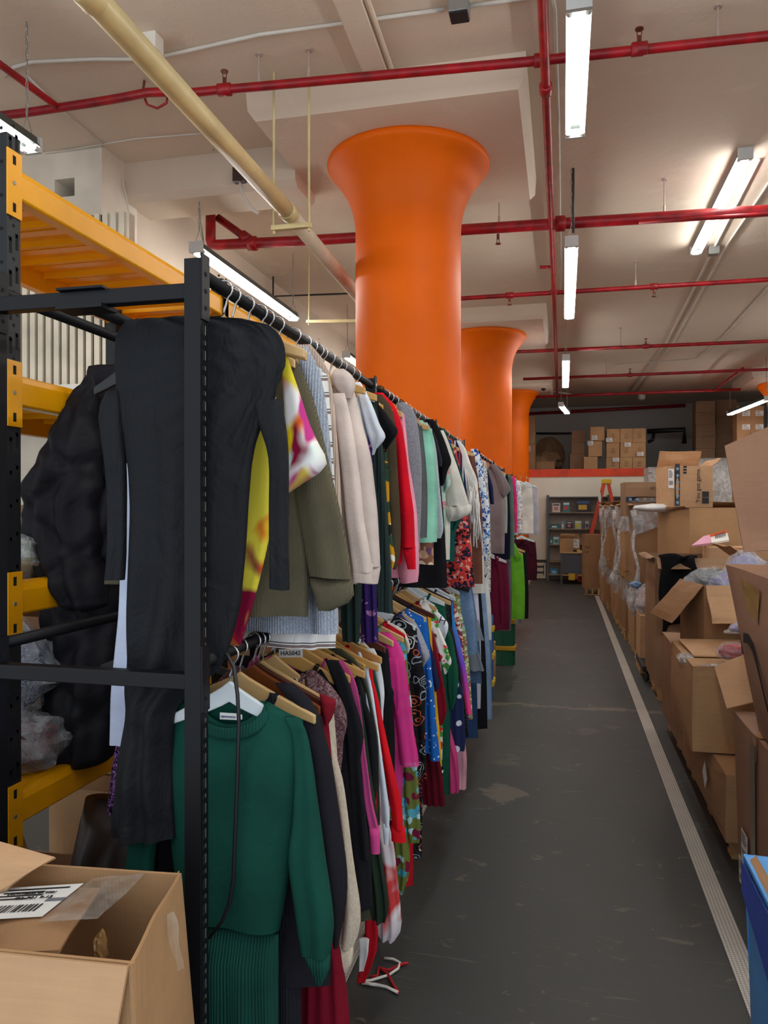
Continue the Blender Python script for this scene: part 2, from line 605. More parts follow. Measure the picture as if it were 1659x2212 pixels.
def pipe(label, pts, r, heads=(), rods=(), couplings=(), name='sprinkler_pipe', cat='pipe', mat=None, up=True, group='red sprinkler pipes', ck=1.4):
    pts = [Vector(p) for p in pts]
    t = thing(name, label, cat, pts[0], group)
    m = mat or M_REDPIPE
    MB().tube(pts, r, 14).build('pipe_run', m, t, smooth=True)
    for c in couplings:
        c = Vector(c)
        i = min(range(len(pts) - 1), key=lambda k: (c - (pts[k] + pts[k + 1]) / 2).length)
        d = (pts[i + 1] - pts[i]).normalized()
        MB().tube([c - d * .05, c - d * .045, c + d * .045, c + d * .05], [r * 1.05, r * ck, r * ck, r * 1.05], 14).build('coupling', m, t, smooth=True)
    for h in heads:
        h = Vector(h)
        mb = MB()
        sprinkler(mb, h + Vector((0, 0, r if up else -r)), up)
        mb.build('sprinkler_head', solid((120, 60, 48), .4, .5), t)
    for h in rods:
        h = Vector(h)
        mb = MB().tube([h + Vector((0, 0, r)), (h.x, h.y, CEIL)], .007, 6)
        mb.tube([h + Vector((0, 0, r * .9)), h + Vector((0, 0, r + .06))], .012, 6)
        mb.tube([(h.x, h.y, CEIL - .012), (h.x, h.y, CEIL)], .025, 10)
        mb.build('hanger_rod', solid((190, 170, 160), .5, .3), t)
    return t
Z1 = 4.56
def line(px, Z):
    return [P(x, y, Z=Z) for x, y in px]
p1 = [(-90, 262), (0, 250), (60, 243), (125, 233), (200, 222), (270, 210), (320, 200), (350, 199), (420, 200), (480, 194), (560, 187), (1165, 131), (1659, 78), (1800, 62)]
pipe('red sprinkler pipe nearest the camera, crossing in front of the large drop panel', line(p1, Z1), .03,
     heads=line([(485, 194), (1381, 106)], Z1), rods=line([(559, 187), (1551, 90), (667, 178)], Z1), couplings=line([(485, 194), (1381, 106), (1170, 130)], Z1))
pipe('short red branch pipe joining the nearest sprinkler pipe by the hanging chain', line([(-60, 97), (0, 139), (118, 226), (125, 233)], Z1), .024)
Z2 = 4.42
e = P(455, 528, Z=Z2)
pipe('thick red main pipe passing behind the nearest orange column', [e + Vector((0, 0, .34)), e + Vector((0, 0, .04)), e] + line([(470, 529), (640, 521), (775, 513), (1005, 496), (1659, 455), (1800, 446)], Z2), .052,
     heads=line([(1076, 494)], Z2), rods=line([(1078, 492), (1435, 470)], Z2), couplings=line([(545, 526), (1210, 483)], Z2), up=False)
pipe('red oblique pipe dropping from the beam to the thick main pipe', [P(470, 470, Z=Z2 + .3), P(545, 524, Z=Z2 + .02)], .04, couplings=[P(530, 513, Z=Z2 + .06)])
pipe('thin red pipe laid against the thick main pipe near the flat light', [P(1380, 480, Z=Z2 - .06), P(1659, 462, Z=Z2 - .06), P(1800, 452, Z=Z2 - .06)], .018)
Z3 = 4.45
pipe('third red pipe crossing the aisle, passing the double light', line([(960, 646), (1005, 644), (1659, 604), (1800, 595)], Z3), .028,
     heads=line([(1101, 638), (1413, 619)], Z3), rods=line([(1373, 622)], Z3), couplings=line([(1101, 638), (1413, 619)], Z3), up=False)
pipe('fourth red pipe crossing the aisle, near the second column capital', line([(1090, 761), (1659, 737), (1800, 731)], Z3), .03,
     heads=line([(1395, 748)], Z3), rods=line([(1340, 750)], Z3), couplings=line([(1395, 748)], Z3))
pipe('fifth red pipe crossing the aisle, just before the mezzanine', line([(1130, 819), (1659, 798), (1800, 792)], Z3), .03,
     heads=line([(1361, 810)], Z3), couplings=line([(1361, 810)], Z3), rods=line([(1310, 812)], Z3))
pipe('sixth red pipe crossing above the mezzanine edge', line([(1130, 858), (1600, 841)], Z3), .032)
pipe('dark red pipe low along the back of the mezzanine', [P(1140, 894, Y=23.53), P(1480, 876, Y=23.53)], .05)
pipe('short slanting red pipe near the orange column at the right edge', line([(1540, 844), (1605, 795)], Z3), .025)
pipe('long red pipe running down the aisle beside the row of lights', line([(1168, -90), (1172, 0), (1187, 390), (1197, 640), (1204, 862)], 4.40), .029,
     couplings=line([(1179, 192), (1196, 630)], 4.40), rods=line([(1190, 470)], 4.40))
pipe('stub of red pipe poking out of the long aisle pipe', [P(1195, 577, Z=4.40), P(1166, 577, Z=4.40)], .018)
# big cream pipe on a trapeze hanger
mcream = paint('cream_pipe_paint', (216, 198, 146), 0.4, var=0.06)
pz = 3.76
a, b = P(150, -60, Z=pz), P(622, 458, Z=pz)
t = pipe('thick cream pipe slanting down across the ceiling to the bracket', [a, P(205, 0, Z=pz), P(420, 236, Z=pz), b], .058, name='drain_pipe', mat=mcream, group='cream drain pipes', ck=1.1, couplings=[P(622, 458, Z=pz), P(190, -16, Z=pz)])
t = pipe('paler cream pipe carrying on from the bracket to the orange column', [P(630, 468, Z=pz), P(800, 672, Z=pz - .12)], .056, name='drain_pipe', mat=paint('pale_pipe_paint', (222, 200, 172), .45), group='cream drain pipes')
br = P(628, 466, Z=pz)
t = thing('pipe_hanger', 'cream trapeze bracket on two rods under the cream pipe', 'bracket', (br.x, br.y, pz - .07))
MB().box(br.x - .14, br.x + .15, br.y - .02, br.y + .02, pz - .095, pz - .062).build('cross_bar', mcream, t)
for s in (-.125, .135):
    MB().tube([(br.x + s, br.y, pz - .12), (br.x + s, br.y, CEIL)], .009, 6).build('rod', mcream, t)
t = thing('pipe_hanger', 'farther cream trapeze bar hanging beside the nearest orange column', 'bracket', tuple(P(662, 695, Y=8.6)))
q0, q1 = P(662, 695, Y=8.6), P(800, 693, Y=8.6)
MB().beam(q0, q1, .035, .035).build('cross_bar', mcream, t)
MB().tube([q0 + Vector((.03, 0, -.04)), (q0.x + .03, q0.y, CEIL)], .008, 6).build('rod', mcream, t)

# conduits, wires and boxes on the ceiling
M_COND = solid((214, 208, 198), 0.5)
def wire(label, pts, r=.012, m=None, name='electrical_conduit', cat='conduit'):
    return tag(MB().tube(pts, r, 7).build(name, m or M_COND, smooth=True), label, cat)
zc = CEIL - .015
wire('white conduit curving across the ceiling behind the cream pipe', line([(10, 165), (30, 145), (70, 134), (200, 128), (310, 128), (350, 122), (560, 75), (700, 56), (960, 20)], zc), .013)
wire('white conduit leaving the ceiling junction box at the top', line([(1010, 14), (1080, 4), (1180, -12)], zc), .013)
wire('thin cable sagging down the wall from the ceiling corner', line([(60, 165), (140, 245), (220, 310)], zc) + [P(240, 335, Y=6.05), P(262, 380, Y=6.05), P(276, 440, Y=6.05), P(283, 500, Y=6.05)], .008)
wire('thin cable fixed along the ceiling toward the drop panel', line([(60, 340), (215, 313), (290, 300), (440, 288)], zc), .007)
wire('grey conduit with clips beside the long red pipe', line([(1190, -30), (1199, 20), (1206, 250), (1212, 640)], zc), .012)
wire('grey conduit on the ceiling right of the aisle lights', line([(1640, 345), (1540, 540), (1440, 740), (1360, 845)], zc), .013)
wire('second grey conduit beside the flat ceiling light', line([(1680, 365), (1570, 530), (1455, 740), (1375, 848)], zc), .011)
wire('grey conduit bending toward the far boxes', line([(1660, 620), (1560, 730), (1505, 775), (1330, 788)], zc), .010)
wire('black cable running level across the left wall', [P(590, 640, Y=9.5) + Vector((0, 0, .9)), P(590, 640, Y=9.5), P(700, 636, Y=9.5), P(800, 632, Y=9.5)], .013, solid((40, 40, 42), .6), 'cable', 'cable')  # upright end added to tie the cable to the ceiling
wire('bent conduit in the corner above the mezzanine', [P(1120, 885, Y=20.2), P(1170, 850, Y=20.2), P(1200, 846, Y=20.2), P(1235, 852, Y=20.2)], .02)
wire('grey cable looping down from the chain to the hanging left light', [P(462, 322, Z=CEIL), P(436, 345, Y=6.4), P(426, 385, Y=6.4), P(430, 450, Y=6.4), P(440, 525, Y=6.4)], .008, M_STEEL, 'cable', 'cable')
wire('dark cable hanging with the chain of the second aisle light', [(fx + .015, 7.11, 4.2), (fx + .015, 7.11, CEIL)], .012, solid((70, 66, 62), .5), 'cable', 'cable')
def jbox(label, p, s, m, knobs=True):
    t = thing('junction_box', label, 'junction box', p)
    MB().box(p.x - s, p.x + s, p.y - s, p.y + s, p.z - s * .8, CEIL).build('box', m, t, bevel=.004)
    MB().box(p.x - s * .9, p.x + s * .9, p.y - s * .9, p.y + s * .9, p.z - s * .8 - .01, p.z - s * .8).build('cover', M_INK if knobs else m, t)
jbox('steel junction box with black cover near the top of the ceiling', P(992, 18, Z=CEIL - .05), .06, M_STEEL)
jbox('white junction box behind the cream pipe', P(328, 98, Z=CEIL - .06), .055, M_WHITE, False)
jbox('round grey junction box by the far end of the flat light', P(1541, 540, Z=CEIL - .04), .06, M_STEEL, False)
t = tag(MB().tube([P(312, 175, Z=CEIL), P(308, 200, Z=4.6), P(318, 226, Z=4.5), P(340, 234, Z=4.5), P(360, 222, Z=4.5), P(362, 208, Z=4.56)], .009, 6).build('wire_loop', M_REDPIPE, smooth=True), 'looped wire hanging around the nearest red pipe by the cream pipe', 'wire')
t = thing('outlet_box', 'dark outlet box with bent white conduit on the beam', 'outlet', tuple(P(517, 380, Y=6.06)))
q = P(517, 378, Y=6.06)
MB().box(q.x - .05, q.x + .05, 6.03, 6.1, q.z - .06, q.z + .06).build('box', solid((60, 40, 38), .5), t)
MB().tube([P(518, 392, Y=6.06), P(524, 420, Y=6.06), P(540, 447, Y=6.06), P(558, 462, Y=6.06)], .014, 7).build('conduit', M_COND, t, smooth=True)
t = thing('security_camera', 'small white dome camera under the far drop panel', 'security camera', tuple(P(1174, 838, Y=18.3)))
q = P(1174, 836, Y=18.3)
MB().lathe([(.07, .07), (.08, 0), (.07, -.03)], q, 16).build('housing', M_WHITE, t, smooth=True)
MB().lathe([(.055, 0), (.05, -.03), (.03, -.055), (.005, -.062)], q + Vector((0, 0, -.03)), 16).build('dome', M_INK, t, smooth=True)
t = thing('smoke_detector', 'white round detector on the ceiling above the mezzanine', 'smoke detector', tuple(P(1386, 861, Z=CEIL - .1)))
MB().lathe([(.10, .10), (.10, .0), (.06, -.04)], P(1386, 861, Z=CEIL - .1), 16).build('body', M_WHITE, t, smooth=True)
# corrugated striped panel seen through the shelving
t = thing('corrugated_panel', 'cream corrugated panel with charcoal stripes behind the yellow shelving', 'panel', (-3.0, 5.0, 0))
mb = MB()
xa, xb = -4.6, P(275, 700, Y=5.0).x
za, zb = P(150, 833, Y=5.0).z, CEIL - .9
n = 44
for i in range(n):
    x0, x1 = xa + (xb - xa) * (i + (.25 if i % 2 else 0)) / n, xa + (xb - xa) * (i + (1 if i % 2 else 1.25)) / n
    w = x1 - x0
    dark = i % 2 == 1 and i < n - 6
    d = .025 if i % 2 else 0
    mb.box(x0, x1, 5.0 + d, 5.1, za, zb, 1 if dark else 0)
mb.build('sheet', [paint('cream_panel', (222, 212, 192), .6), paint('charcoal_stripe', (58, 54, 60), .6)], t)
MB().box(xa, xb, 4.94, 5.1, za - .05, za).build('ledge', M_WHITE, t)
# ================================================================ CLOTHES RACKS
RX, RXL, RXM = -0.735, -1.225, -1.0
RT, RB = 2.19, 1.38            # rail heights
def rack(label, ys, mid=True):
    t = thing('clothes_rack', label, 'clothes rack', (RX, ys[0], 0), 'black steel clothes racks')
    w = .018
    for y in ys:
        for x in (RX - .004, RXL):
            mb = MB().box(x - w, x + w, y - w, y + w, 0, 2.215)
            if x > -1:
                k = 0
                z = .25
                while z < 2.17:
                    hh = .011 if k % 2 == 0 else .005
                    mb.box(x + w - .001, x + w + .0006, y - .007, y + .005, z - hh, z + hh, 1)
                    mb.box(x + w - .001, x + w + .0009, y + .003, y + .006, z - hh * .9, z + hh * .9, 2)
                    z += .026
                    k += 1
            mb.build('post', [M_BLACK, M_VOID, M_GLINT], t, bevel=.0015)
        for z in (2.15, 1.345):
            MB().box(RXL + w, RX - .004 - w, y - .015, y + .015, z - .016, z + .016).build('crossbar', M_BLACK, t, bevel=.002)
            for x in (RX - .004, RXL):
                s = 1
                mb = MB().box(x + w, x + w + .004, y - .017, y + .017, z - .06, z + .075)
                for q in (-.035, 0, .035):
                    mb.tube([(x + w + .004, y, z + q), (x + w + .005, y, z + q)], .005, 8, 1)
                mb.build('corner_plate', [M_BLACK, M_VOID], t)
        for x in (RX - .004, RXL):
            MB().box(x - .03, x + .03, y - .03, y + .03, 0, .012).build('foot_plate', M_BLACK, t)
        if mid:
            mb = MB().box(RXM - .05, RXM + .06, y - .03, y + .03, 2.125, 2.134).box(RXM - .05, RXM + .06, y - .028, y + .03, 2.166, 2.171)
            for q in (-.02, .0, .03):
                mb.tube([(RXM + q, y, 2.171), (RXM + q, y, 2.178)], .005, 6, 1)
            mb.build('rail_bracket', [M_BLACK, M_STEEL], t)
    for a, b in zip(ys, ys[1:]):
        for x, z in ((RX, RT), (RXL, RT - .005), (RX, RB), (RXL, RB + .02)):
            MB().tube([(x, a + w, z), (x, b - w, z)], .0138, 14).build('rail', M_BLACK, t, smooth=True)
        if mid:
            MB().tube([(RXM, a + .02, 2.14), (RXM, b - .02, 2.14)], .0138, 12).build('rail', M_BLACK, t, smooth=True)
    return t
rack('long black two-tier clothes rack nearest the camera, holding the black dress', (1.45, 2.92, 4.40, 5.70))
rack('black two-tier clothes rack behind the nearest orange column', (6.78, 8.2, 9.70), False)
rack('small black clothes rack with white tank tops by the third column', (11.3, 12.1), False)

# ================================================================ YELLOW AND CHARCOAL SHELVING
def shelving():
    t = thing('storage_shelving', 'charcoal and yellow boltless shelving standing behind the nearest clothes rack', 'shelving', (-1.445, 1.75, 0))
    ys = (1.75, 3.05, 4.35)
    xs = (-1.445, -1.955)
    zs = (2.575, 2.02, 1.46, .895)
    hw = .026
    for y in ys:
        for x in xs:
            mb = MB()
            mb.box(x - hw, x + hw, y - hw, y + hw, 0, 2.69)
            if x > -1.6:
                for k in range(30):
                    z = .12 + k * .088
                    # keyholes on the aisle face and the near face
                    for q in (-.012, .012):
                        mb.box(x + hw - .001, x + hw + .0006, y + q - .005, y + q + .005, z - .024 + q * .6, z + .018 + q * .6, 1)
                        mb.box(x + hw - .001, x + hw + .0006, y + q - .007, y + q + .003, z + .008 + q * .6, z + .020 + q * .6, 1)
                    mb.tube([(x + hw, y, z + .045), (x + hw + .0007, y, z + .045)], .005, 8, 1)
                    mb.box(x - .012, x - .004, y - hw - .0006, y - hw + .001, z - .018, z + .018, 1)
                    mb.tube([(x + .010, y - hw + .001, z + .03), (x + .010, y - hw - .0007, z + .03)], .005, 8, 1)
            mb.build('upright', [M_UPR, M_VOID], t, bevel=.003)
    for a, b in zip(ys, ys[1:]):
        for z in zs:
            for x in xs:
                s = 1 if x > -1.6 else -1
                y0, y1 = a + hw, b - hw
                # rounded-top box beam
                pts = [(-.020, -.042), (.020, -.042), (.024, -.036), (.024, .022), (.016, .040), (-.004, .046), (-.020, .046)]
                vs = [(x + s * px, yy, z + pz_) for yy in (y0, y1) for px, pz_ in pts]
                n = len(pts)
                mb = MB().add(vs, [(i, (i + 1) % n, n + (i + 1) % n, n + i) for i in range(n)] + [tuple(range(n)), tuple(range(2 * n - 1, n - 1, -1))])
                bm = mb.build('beam', M_YEL, t, bevel=.002)
                for yy in (a, b):
                    mb = MB().box(x + s * hw, x + s * (hw + .004), yy - .028, yy + .028, z - .10, z + .075)
                    for q in (-.075, .05):
                        mb.box(x + s * (hw + .003), x + s * (hw + .0048), yy - .008, yy + .004, z + q - .012, z + q + .012, 1)
                    mb.tube([(x + s * (hw + .003), yy - .002, z - .01), (x + s * (hw + .006), yy - .002, z - .01)], .006, 8, 2)
                    mb.build('bracket', [M_YEL, M_VOID, M_STEEL], bm, bevel=.001)
            nb = 8
            mb = MB()
            for k in range(nb):
                q0 = a + hw + (b - a - 2 * hw) * k / nb + .003
                q1 = a + hw + (b - a - 2 * hw) * (k + 1) / nb - .003
                mb.box(xs[1] - .0, xs[0] - .0, q0, q1, z + .030, z + .034)
                mb.box(xs[1] + .02, xs[0] - .02, q0, q0 + .004, z + .008, z + .031)
                mb.box(xs[1] + .02, xs[0] - .02, q1 - .004, q1, z + .008, z + .031)
                mb.box(xs[1] + .02, xs[0] - .02, (q0 + q1) / 2 - .02, (q0 + q1) / 2 + .02, z + .022, z + .031)
            mb.build('deck', M_YEL, t)
shelving()
# ================================================================ FABRICS
def cl(c, k):
    return tuple(max(0, min(255, v * k)) for v in c)
def fabric(key):
    return memo(('fab', key), lambda: _fabric(key))
def _fabric(key):
    if isinstance(key, tuple):
        m = N('cloth_%02x%02x%02x' % key)
        col = m.ramp(m.noise(7, 4), [(0.3, cl(key, .9)), (0.7, cl(key, 1.06))])
        m.bump(m.math('ADD', m.noise(350, 2), m.math('MULTIPLY', m.noise(11, 4, .6), 6.0)), .25, .004)
        return m.out(col, .9)
    kind, cs = key[0], None
    p = key.split('|')
    kind = p[0]
    cs = [tuple(int(h[i:i + 2], 16) for i in (0, 2, 4)) for h in p[1:] if len(h) == 6]
    m = N('cloth_' + kind)
    vec = m.mapv((1, .5, 1))
    if kind == 'jersey':
        col = m.ramp(m.noise(5, 4), [(.3, cl(cs[0], .9)), (.7, cl(cs[0], 1.08))])
        a = m.noise(5.0, 5, .6, m.mapv((1.6, 1, .45), (0, .5, 0)), 1.2)
        b = m.noise(9.0, 4, .55, m.mapv((1, 1, .8), (0, -.7, 0)), 1.8)
        m.bump(m.math('ADD', a, m.math('MULTIPLY', b, .5)), .55, .03)
        return m.out(col, .75, Specular_IOR_Level=.25)
    if kind == 'heather':
        f = m.noise(240, 4, .8, m.mapv((1, 1, .45)))
        col = m.ramp(f, [(.35, cs[0]), (.65, cs[1])])
        m.bump(f, .3, .003)
        return m.out(col, .95)
    if kind in ('rib', 'cord', 'cable'):
        k = {'rib': 45, 'cord': 95, 'cable': 26}[kind]
        w = m.n('TexWave', {'Vector': m.mapv((1, .0, .0)), 'Scale': float(k), 'Distortion': 2.5 if kind == 'cable' else .15, 'Detail': 2.0, 'Detail Scale': 6.0}).outputs['Fac']
        g = m.noise(300, 3, .7)
        if len(cs) > 1:
            base = m.ramp(g, [(.35, cs[0]), (.62, cs[1])])
        else:
            base = m.ramp(m.noise(9, 4), [(.3, cl(cs[0], .9)), (.7, cl(cs[0], 1.08))])
        col = m.mix(m.ramp(w, [(.0, (.55,) * 3), (.35, (0, 0, 0))]), base, cl(cs[0], .84))  # shade of the grooves between ribs put into the colour
        m.bump(m.math('ADD', w, m.math('MULTIPLY', g, .3)), .6, .004)
        return m.out(col, .95)
    if kind == 'knit':
        w = m.noise(120, 2, .5, m.mapv((1, 1, .6)))
        col = m.ramp(m.noise(8, 4), [(.3, cl(cs[0], .92)), (.7, cl(cs[0], 1.06))])
        m.bump(w, .35, .004)
        return m.out(col, .95)
    if kind in ('floral', 'paisley', 'ditsy'):
        sc_ = {'floral': 27.0, 'paisley': 20.0, 'ditsy': 52.0}[kind]
        nv = m.n('TexNoise', {'Vector': vec, 'Scale': sc_ * .6, 'Detail': 3.0})
        wv = m.n('VectorMath', {0: vec, 1: m.n('VectorMath', {0: nv.outputs['Color'], 1: (.05, .05, .05)}, operation='MULTIPLY').outputs[0]}, operation='ADD').outputs[0]
        v = m.n('TexVoronoi', {'Vector': wv, 'Scale': sc_})
        d = v.outputs['Distance']
        pick = m.ramp(m.n('SeparateColor', {0: v.outputs['Color']}).outputs[0], [(i / max(1, len(cs) - 1), c) for i, c in enumerate(cs[1:])], True) if len(cs) > 2 else m.ramp(d, [(0, cs[1]), (1, cs[1])])
        if kind == 'paisley':
            s_ = m.math('SINE', m.math('MULTIPLY', d, 30.0))
            rings = m.ramp(s_, [(.45, (0, 0, 0)), (.55, (1.0, 1.0, 1.0))])
            lim = m.ramp(d, [(.60, (1.0, 1, 1)), (.66, (0, 0, 0))])
            col = m.mix(m.mix(1.0, rings, lim, 'MULTIPLY') if False else m.math('MULTIPLY', rings, lim), cs[0], (0, 0, 0)) if False else None
            fac = m.math('MULTIPLY', rings, lim)
            mm = m.n('Mix', {0: fac, 6: lin(cs[0])}, data_type='RGBA')
            m.t.links.new(pick, mm.inputs[7])
            col = mm.outputs[2]
        else:
            # five-lobed blossoms with a light heart
            ang = m.noise(sc_ * 3.2, 2, .5, vec)
            fac = m.ramp(m.math('ADD', d, m.math('MULTIPLY', ang, .22)), [(.60, (1.0, 1, 1)), (.65, (0, 0, 0))])
            mm = m.n('Mix', {0: fac, 6: lin(cs[0])}, data_type='RGBA')
            m.t.links.new(pick, mm.inputs[7])
            heart = m.ramp(d, [(.10, (1.0, 1, 1)), (.13, (0, 0, 0))])
            m2 = m.n('Mix', {0: heart, 7: lin(cs[-1])}, data_type='RGBA')
            m.t.links.new(mm.outputs[2], m2.inputs[6])
            col = m2.outputs[2]
        m.bump(m.noise(12, 4), .2, .01)
        return m.out(col, .85)
    if kind == 'watercolour':
        col = m.mix(m.ramp(m.noise(5, 3), [(.45, (0, 0, 0)), (.55, (1.0, 1, 1))]), cs[0], cs[1])
        for k, c in enumerate(cs[2:]):
            f = m.noise(5.5 + .8 * (k % 3), 2.2, .45, m.mapv((1, .4, .7), (0, 0, .4 * k), (3.7 * k + .6, k, 1.9 * k)), .8)
            mm = m.n('Mix', {0: m.ramp(f, [(.52, (0, 0, 0)), (.57, (1.0, 1, 1))]), 7: lin(c)}, data_type='RGBA')
            m.t.links.new(col, mm.inputs[6])
            col = mm.outputs[2]
        m.bump(m.noise(10, 4), .15, .01)
        return m.out(col, .8)
    if kind == 'splash':
        f = m.noise(70, 5, .75, m.mapv((1, 1, 1)), 2.5)
        g = m.noise(12, 3, .6)
        col = m.mix(m.ramp(f, [(.5, (0, 0, 0)), (.54, (1.0, 1, 1))]), cs[0], cs[1])
        if len(cs) > 2:
            mm = m.n('Mix', {0: m.ramp(g, [(.55, (0, 0, 0)), (.6, (1.0, 1, 1))]), 7: lin(cs[2])}, data_type='RGBA')
            m.t.links.new(col, mm.inputs[6])
            col = mm.outputs[2]
        return m.out(col, .85)
    if kind == 'dots':
        v = m.n('TexVoronoi', {'Vector': m.mapv((1, .0, 1)), 'Scale': 15.0, 'Randomness': .35})
        col = m.mix(m.ramp(v.outputs['Distance'], [(.27, (1.0, 1, 1)), (.30, (0, 0, 0))]), cs[0], cs[1])
        return m.out(col, .85)
    if kind == 'stars':
        v = m.n('TexVoronoi', {'Vector': vec, 'Scale': 48.0})
        col = m.mix(m.ramp(v.outputs['Distance'], [(.16, (1.0, 1, 1)), (.20, (0, 0, 0))]), cs[0], cs[1])
        col2 = m.n('Mix', {0: m.ramp(m.noise(14, 5, .7), [(.64, (0, 0, 0)), (.66, (1.0, 1, 1))]), 7: lin(cs[1])}, data_type='RGBA')
        m.t.links.new(col, col2.inputs[6])
        return m.out(col2.outputs[2], .8)
    if kind == 'ombre':
        z = m.n('SeparateXYZ', {0: m.tc}).outputs[2]
        f = m.n('MapRange', {0: z, 1: .45, 2: 1.30}).outputs[0]
        n = len(cs)
        col = m.ramp(f, [(i / (n - 1), c) for i, c in enumerate(cs)])
        return m.out(col, .8)
    if kind == 'stripe':
        z = m.n('SeparateXYZ', {0: m.tc}).outputs[2]
        q = m.math('FRACT', m.math('MULTIPLY', z, 24.0))
        col = m.ramp(q, [(0, cs[0]), (.55, cs[1]), (.72, cs[0]), (.8, cs[2]), (.86, cs[0])], True)
        return m.out(col, .9)
    if kind == 'vstripe':
        x = m.n('SeparateXYZ', {0: m.tc}).outputs[0]
        q = m.math('FRACT', m.math('MULTIPLY', x, 22.0))
        n = len(cs)
        col = m.ramp(q, [(i / n, c) for i, c in enumerate(cs)], True)
        return m.out(col, .9)
    if kind == 'denim':
        f = m.noise(5, 5, .6)
        g = m.noise(260, 3, .7, m.mapv((1, 1, .3)))
        col = m.mix(.35, m.ramp(f, [(.3, cl(cs[0], .8)), (.75, cl(cs[0], 1.25))]), m.ramp(g, [(.3, cl(cs[0], .6)), (.7, cl(cs[0], 1.3))]))
        m.bump(m.noise(14, 5), .4, .01)
        return m.out(col, .9)
    if kind == 'sheer':
        col = m.ramp(m.noise(6, 4), [(.3, cl(cs[0], .92)), (.7, cl(cs[0], 1.06))])
        m.bump(m.noise(14, 4), .4, .01)
        return m.out(col, .7, Alpha=.80)
    if kind == 'puffer':
        col = m.ramp(m.noise(5, 4), [(.3, cl(cs[0], .85)), (.7, cl(cs[0], 1.1))])
        m.bump(m.math('ADD', m.math('MULTIPLY', m.noise(7, 3, .5, dist=.8), 1.6), m.math('MULTIPLY', m.noise(22, 3, .5, m.mapv((1, 1, 1.8))), .25)), .5, .015)
        return m.out(col, .55)
    if kind == 'sequin':
        v = m.n('TexVoronoi', {'Vector': vec, 'Scale': 90.0})
        col = m.mix(m.ramp(v.outputs['Distance'], [(.12, (1.0, 1, 1)), (.18, (0, 0, 0))]), cs[0], cs[1])
        return m.out(col, .4)
    raise KeyError(key)

# ================================================================ GARMENT BUILDING
def interp(rows, n):
    """resample traced rows (y, left, right) smoothly"""
    ys = [r[0] for r in rows]
    out = []
    for i in range(n + 1):
        y = ys[0] + (ys[-1] - ys[0]) * i / n
        k = 0
        while k < len(rows) - 2 and y > ys[k + 1]:
            k += 1
        a, b = rows[k], rows[k + 1]
        t = (y - a[0]) / max(1e-6, b[0] - a[0])
        out.append((y, a[1] + (b[1] - a[1]) * t, a[2] + (b[2] - a[2]) * t))
    # light smoothing
    sm = [out[0]]
    for i in range(1, n):
        sm.append((out[i][0], (out[i - 1][1] + 2 * out[i][1] + out[i + 1][1]) / 4, (out[i - 1][2] + 2 * out[i][2] + out[i + 1][2]) / 4))
    sm.append(out[-1])
    return sm

def cloth_loft(mb, secs, Y, th, fold=.012, nf=2.6, seed=0.0, n=22, puff=0.0, mi=0, grow=True, tilt=0.0, disp=None):
    """closed hanging cloth tube; secs = [(z, xl, xr)] from top to hem in the plane y = Y"""
    vs, fs = [], []
    m = len(secs)
    for j, (z, xl, xr) in enumerate(secs):
        v = j / (m - 1)
        c, hw = (xl + xr) / 2, max(.004, (xr - xl) / 2)
        tt = min(th, hw * .8) * (.35 + .65 * min(1, v * 5))
        for k in range(n):
            a = 2 * PI * k / n
            ca, sa = math.cos(a), math.sin(a)
            x = c + hw * ca
            f = fold * (min(1, .25 + 1.1 * v) if grow else 1)
            wob = f * math.sin(nf * 9 * (x - c) / max(.08, hw + .06) + seed * 5 + 1.5 * noise.noise(Vector((x * 3, z * 2.0, seed)))) * (1 - .5 * abs(ca))
            wob += .006 * noise.noise(Vector((x * 9, z * 7, seed * 3)))
            y = Y + tilt * (x - c) + (abs(sa) ** .75) * (1 if sa >= 0 else -1) * tt + wob
            if disp:
                y += disp(x, z)
            if puff:
                q = 1 + puff * noise.noise(Vector((ca * 1.4 + seed, sa * 1.4, z * 6)))
                x = c + hw * ca * q
            zz = z + (.010 * noise.noise(Vector((x * 8, seed * 2, 3))) if j == m - 1 else 0)
            vs.append((x, y, zz))
    for j in range(m - 1):
        for k in range(n):
            fs.append((j * n + k, j * n + (k + 1) % n, (j + 1) * n + (k + 1) % n, (j + 1) * n + k))
    fs.append(tuple(range(n - 1, -1, -1)))
    return mb.add(vs, fs, mi)

def secs_px(rows, Y, n=20, shrink=.0):
    out = []
    for y, l, r in interp(rows, n):
        a, b = P(l, y, Y=Y), P(r, y, Y=Y)
        out.append(((a.z + b.z) / 2, a.x + shrink, b.x - shrink))
    return out

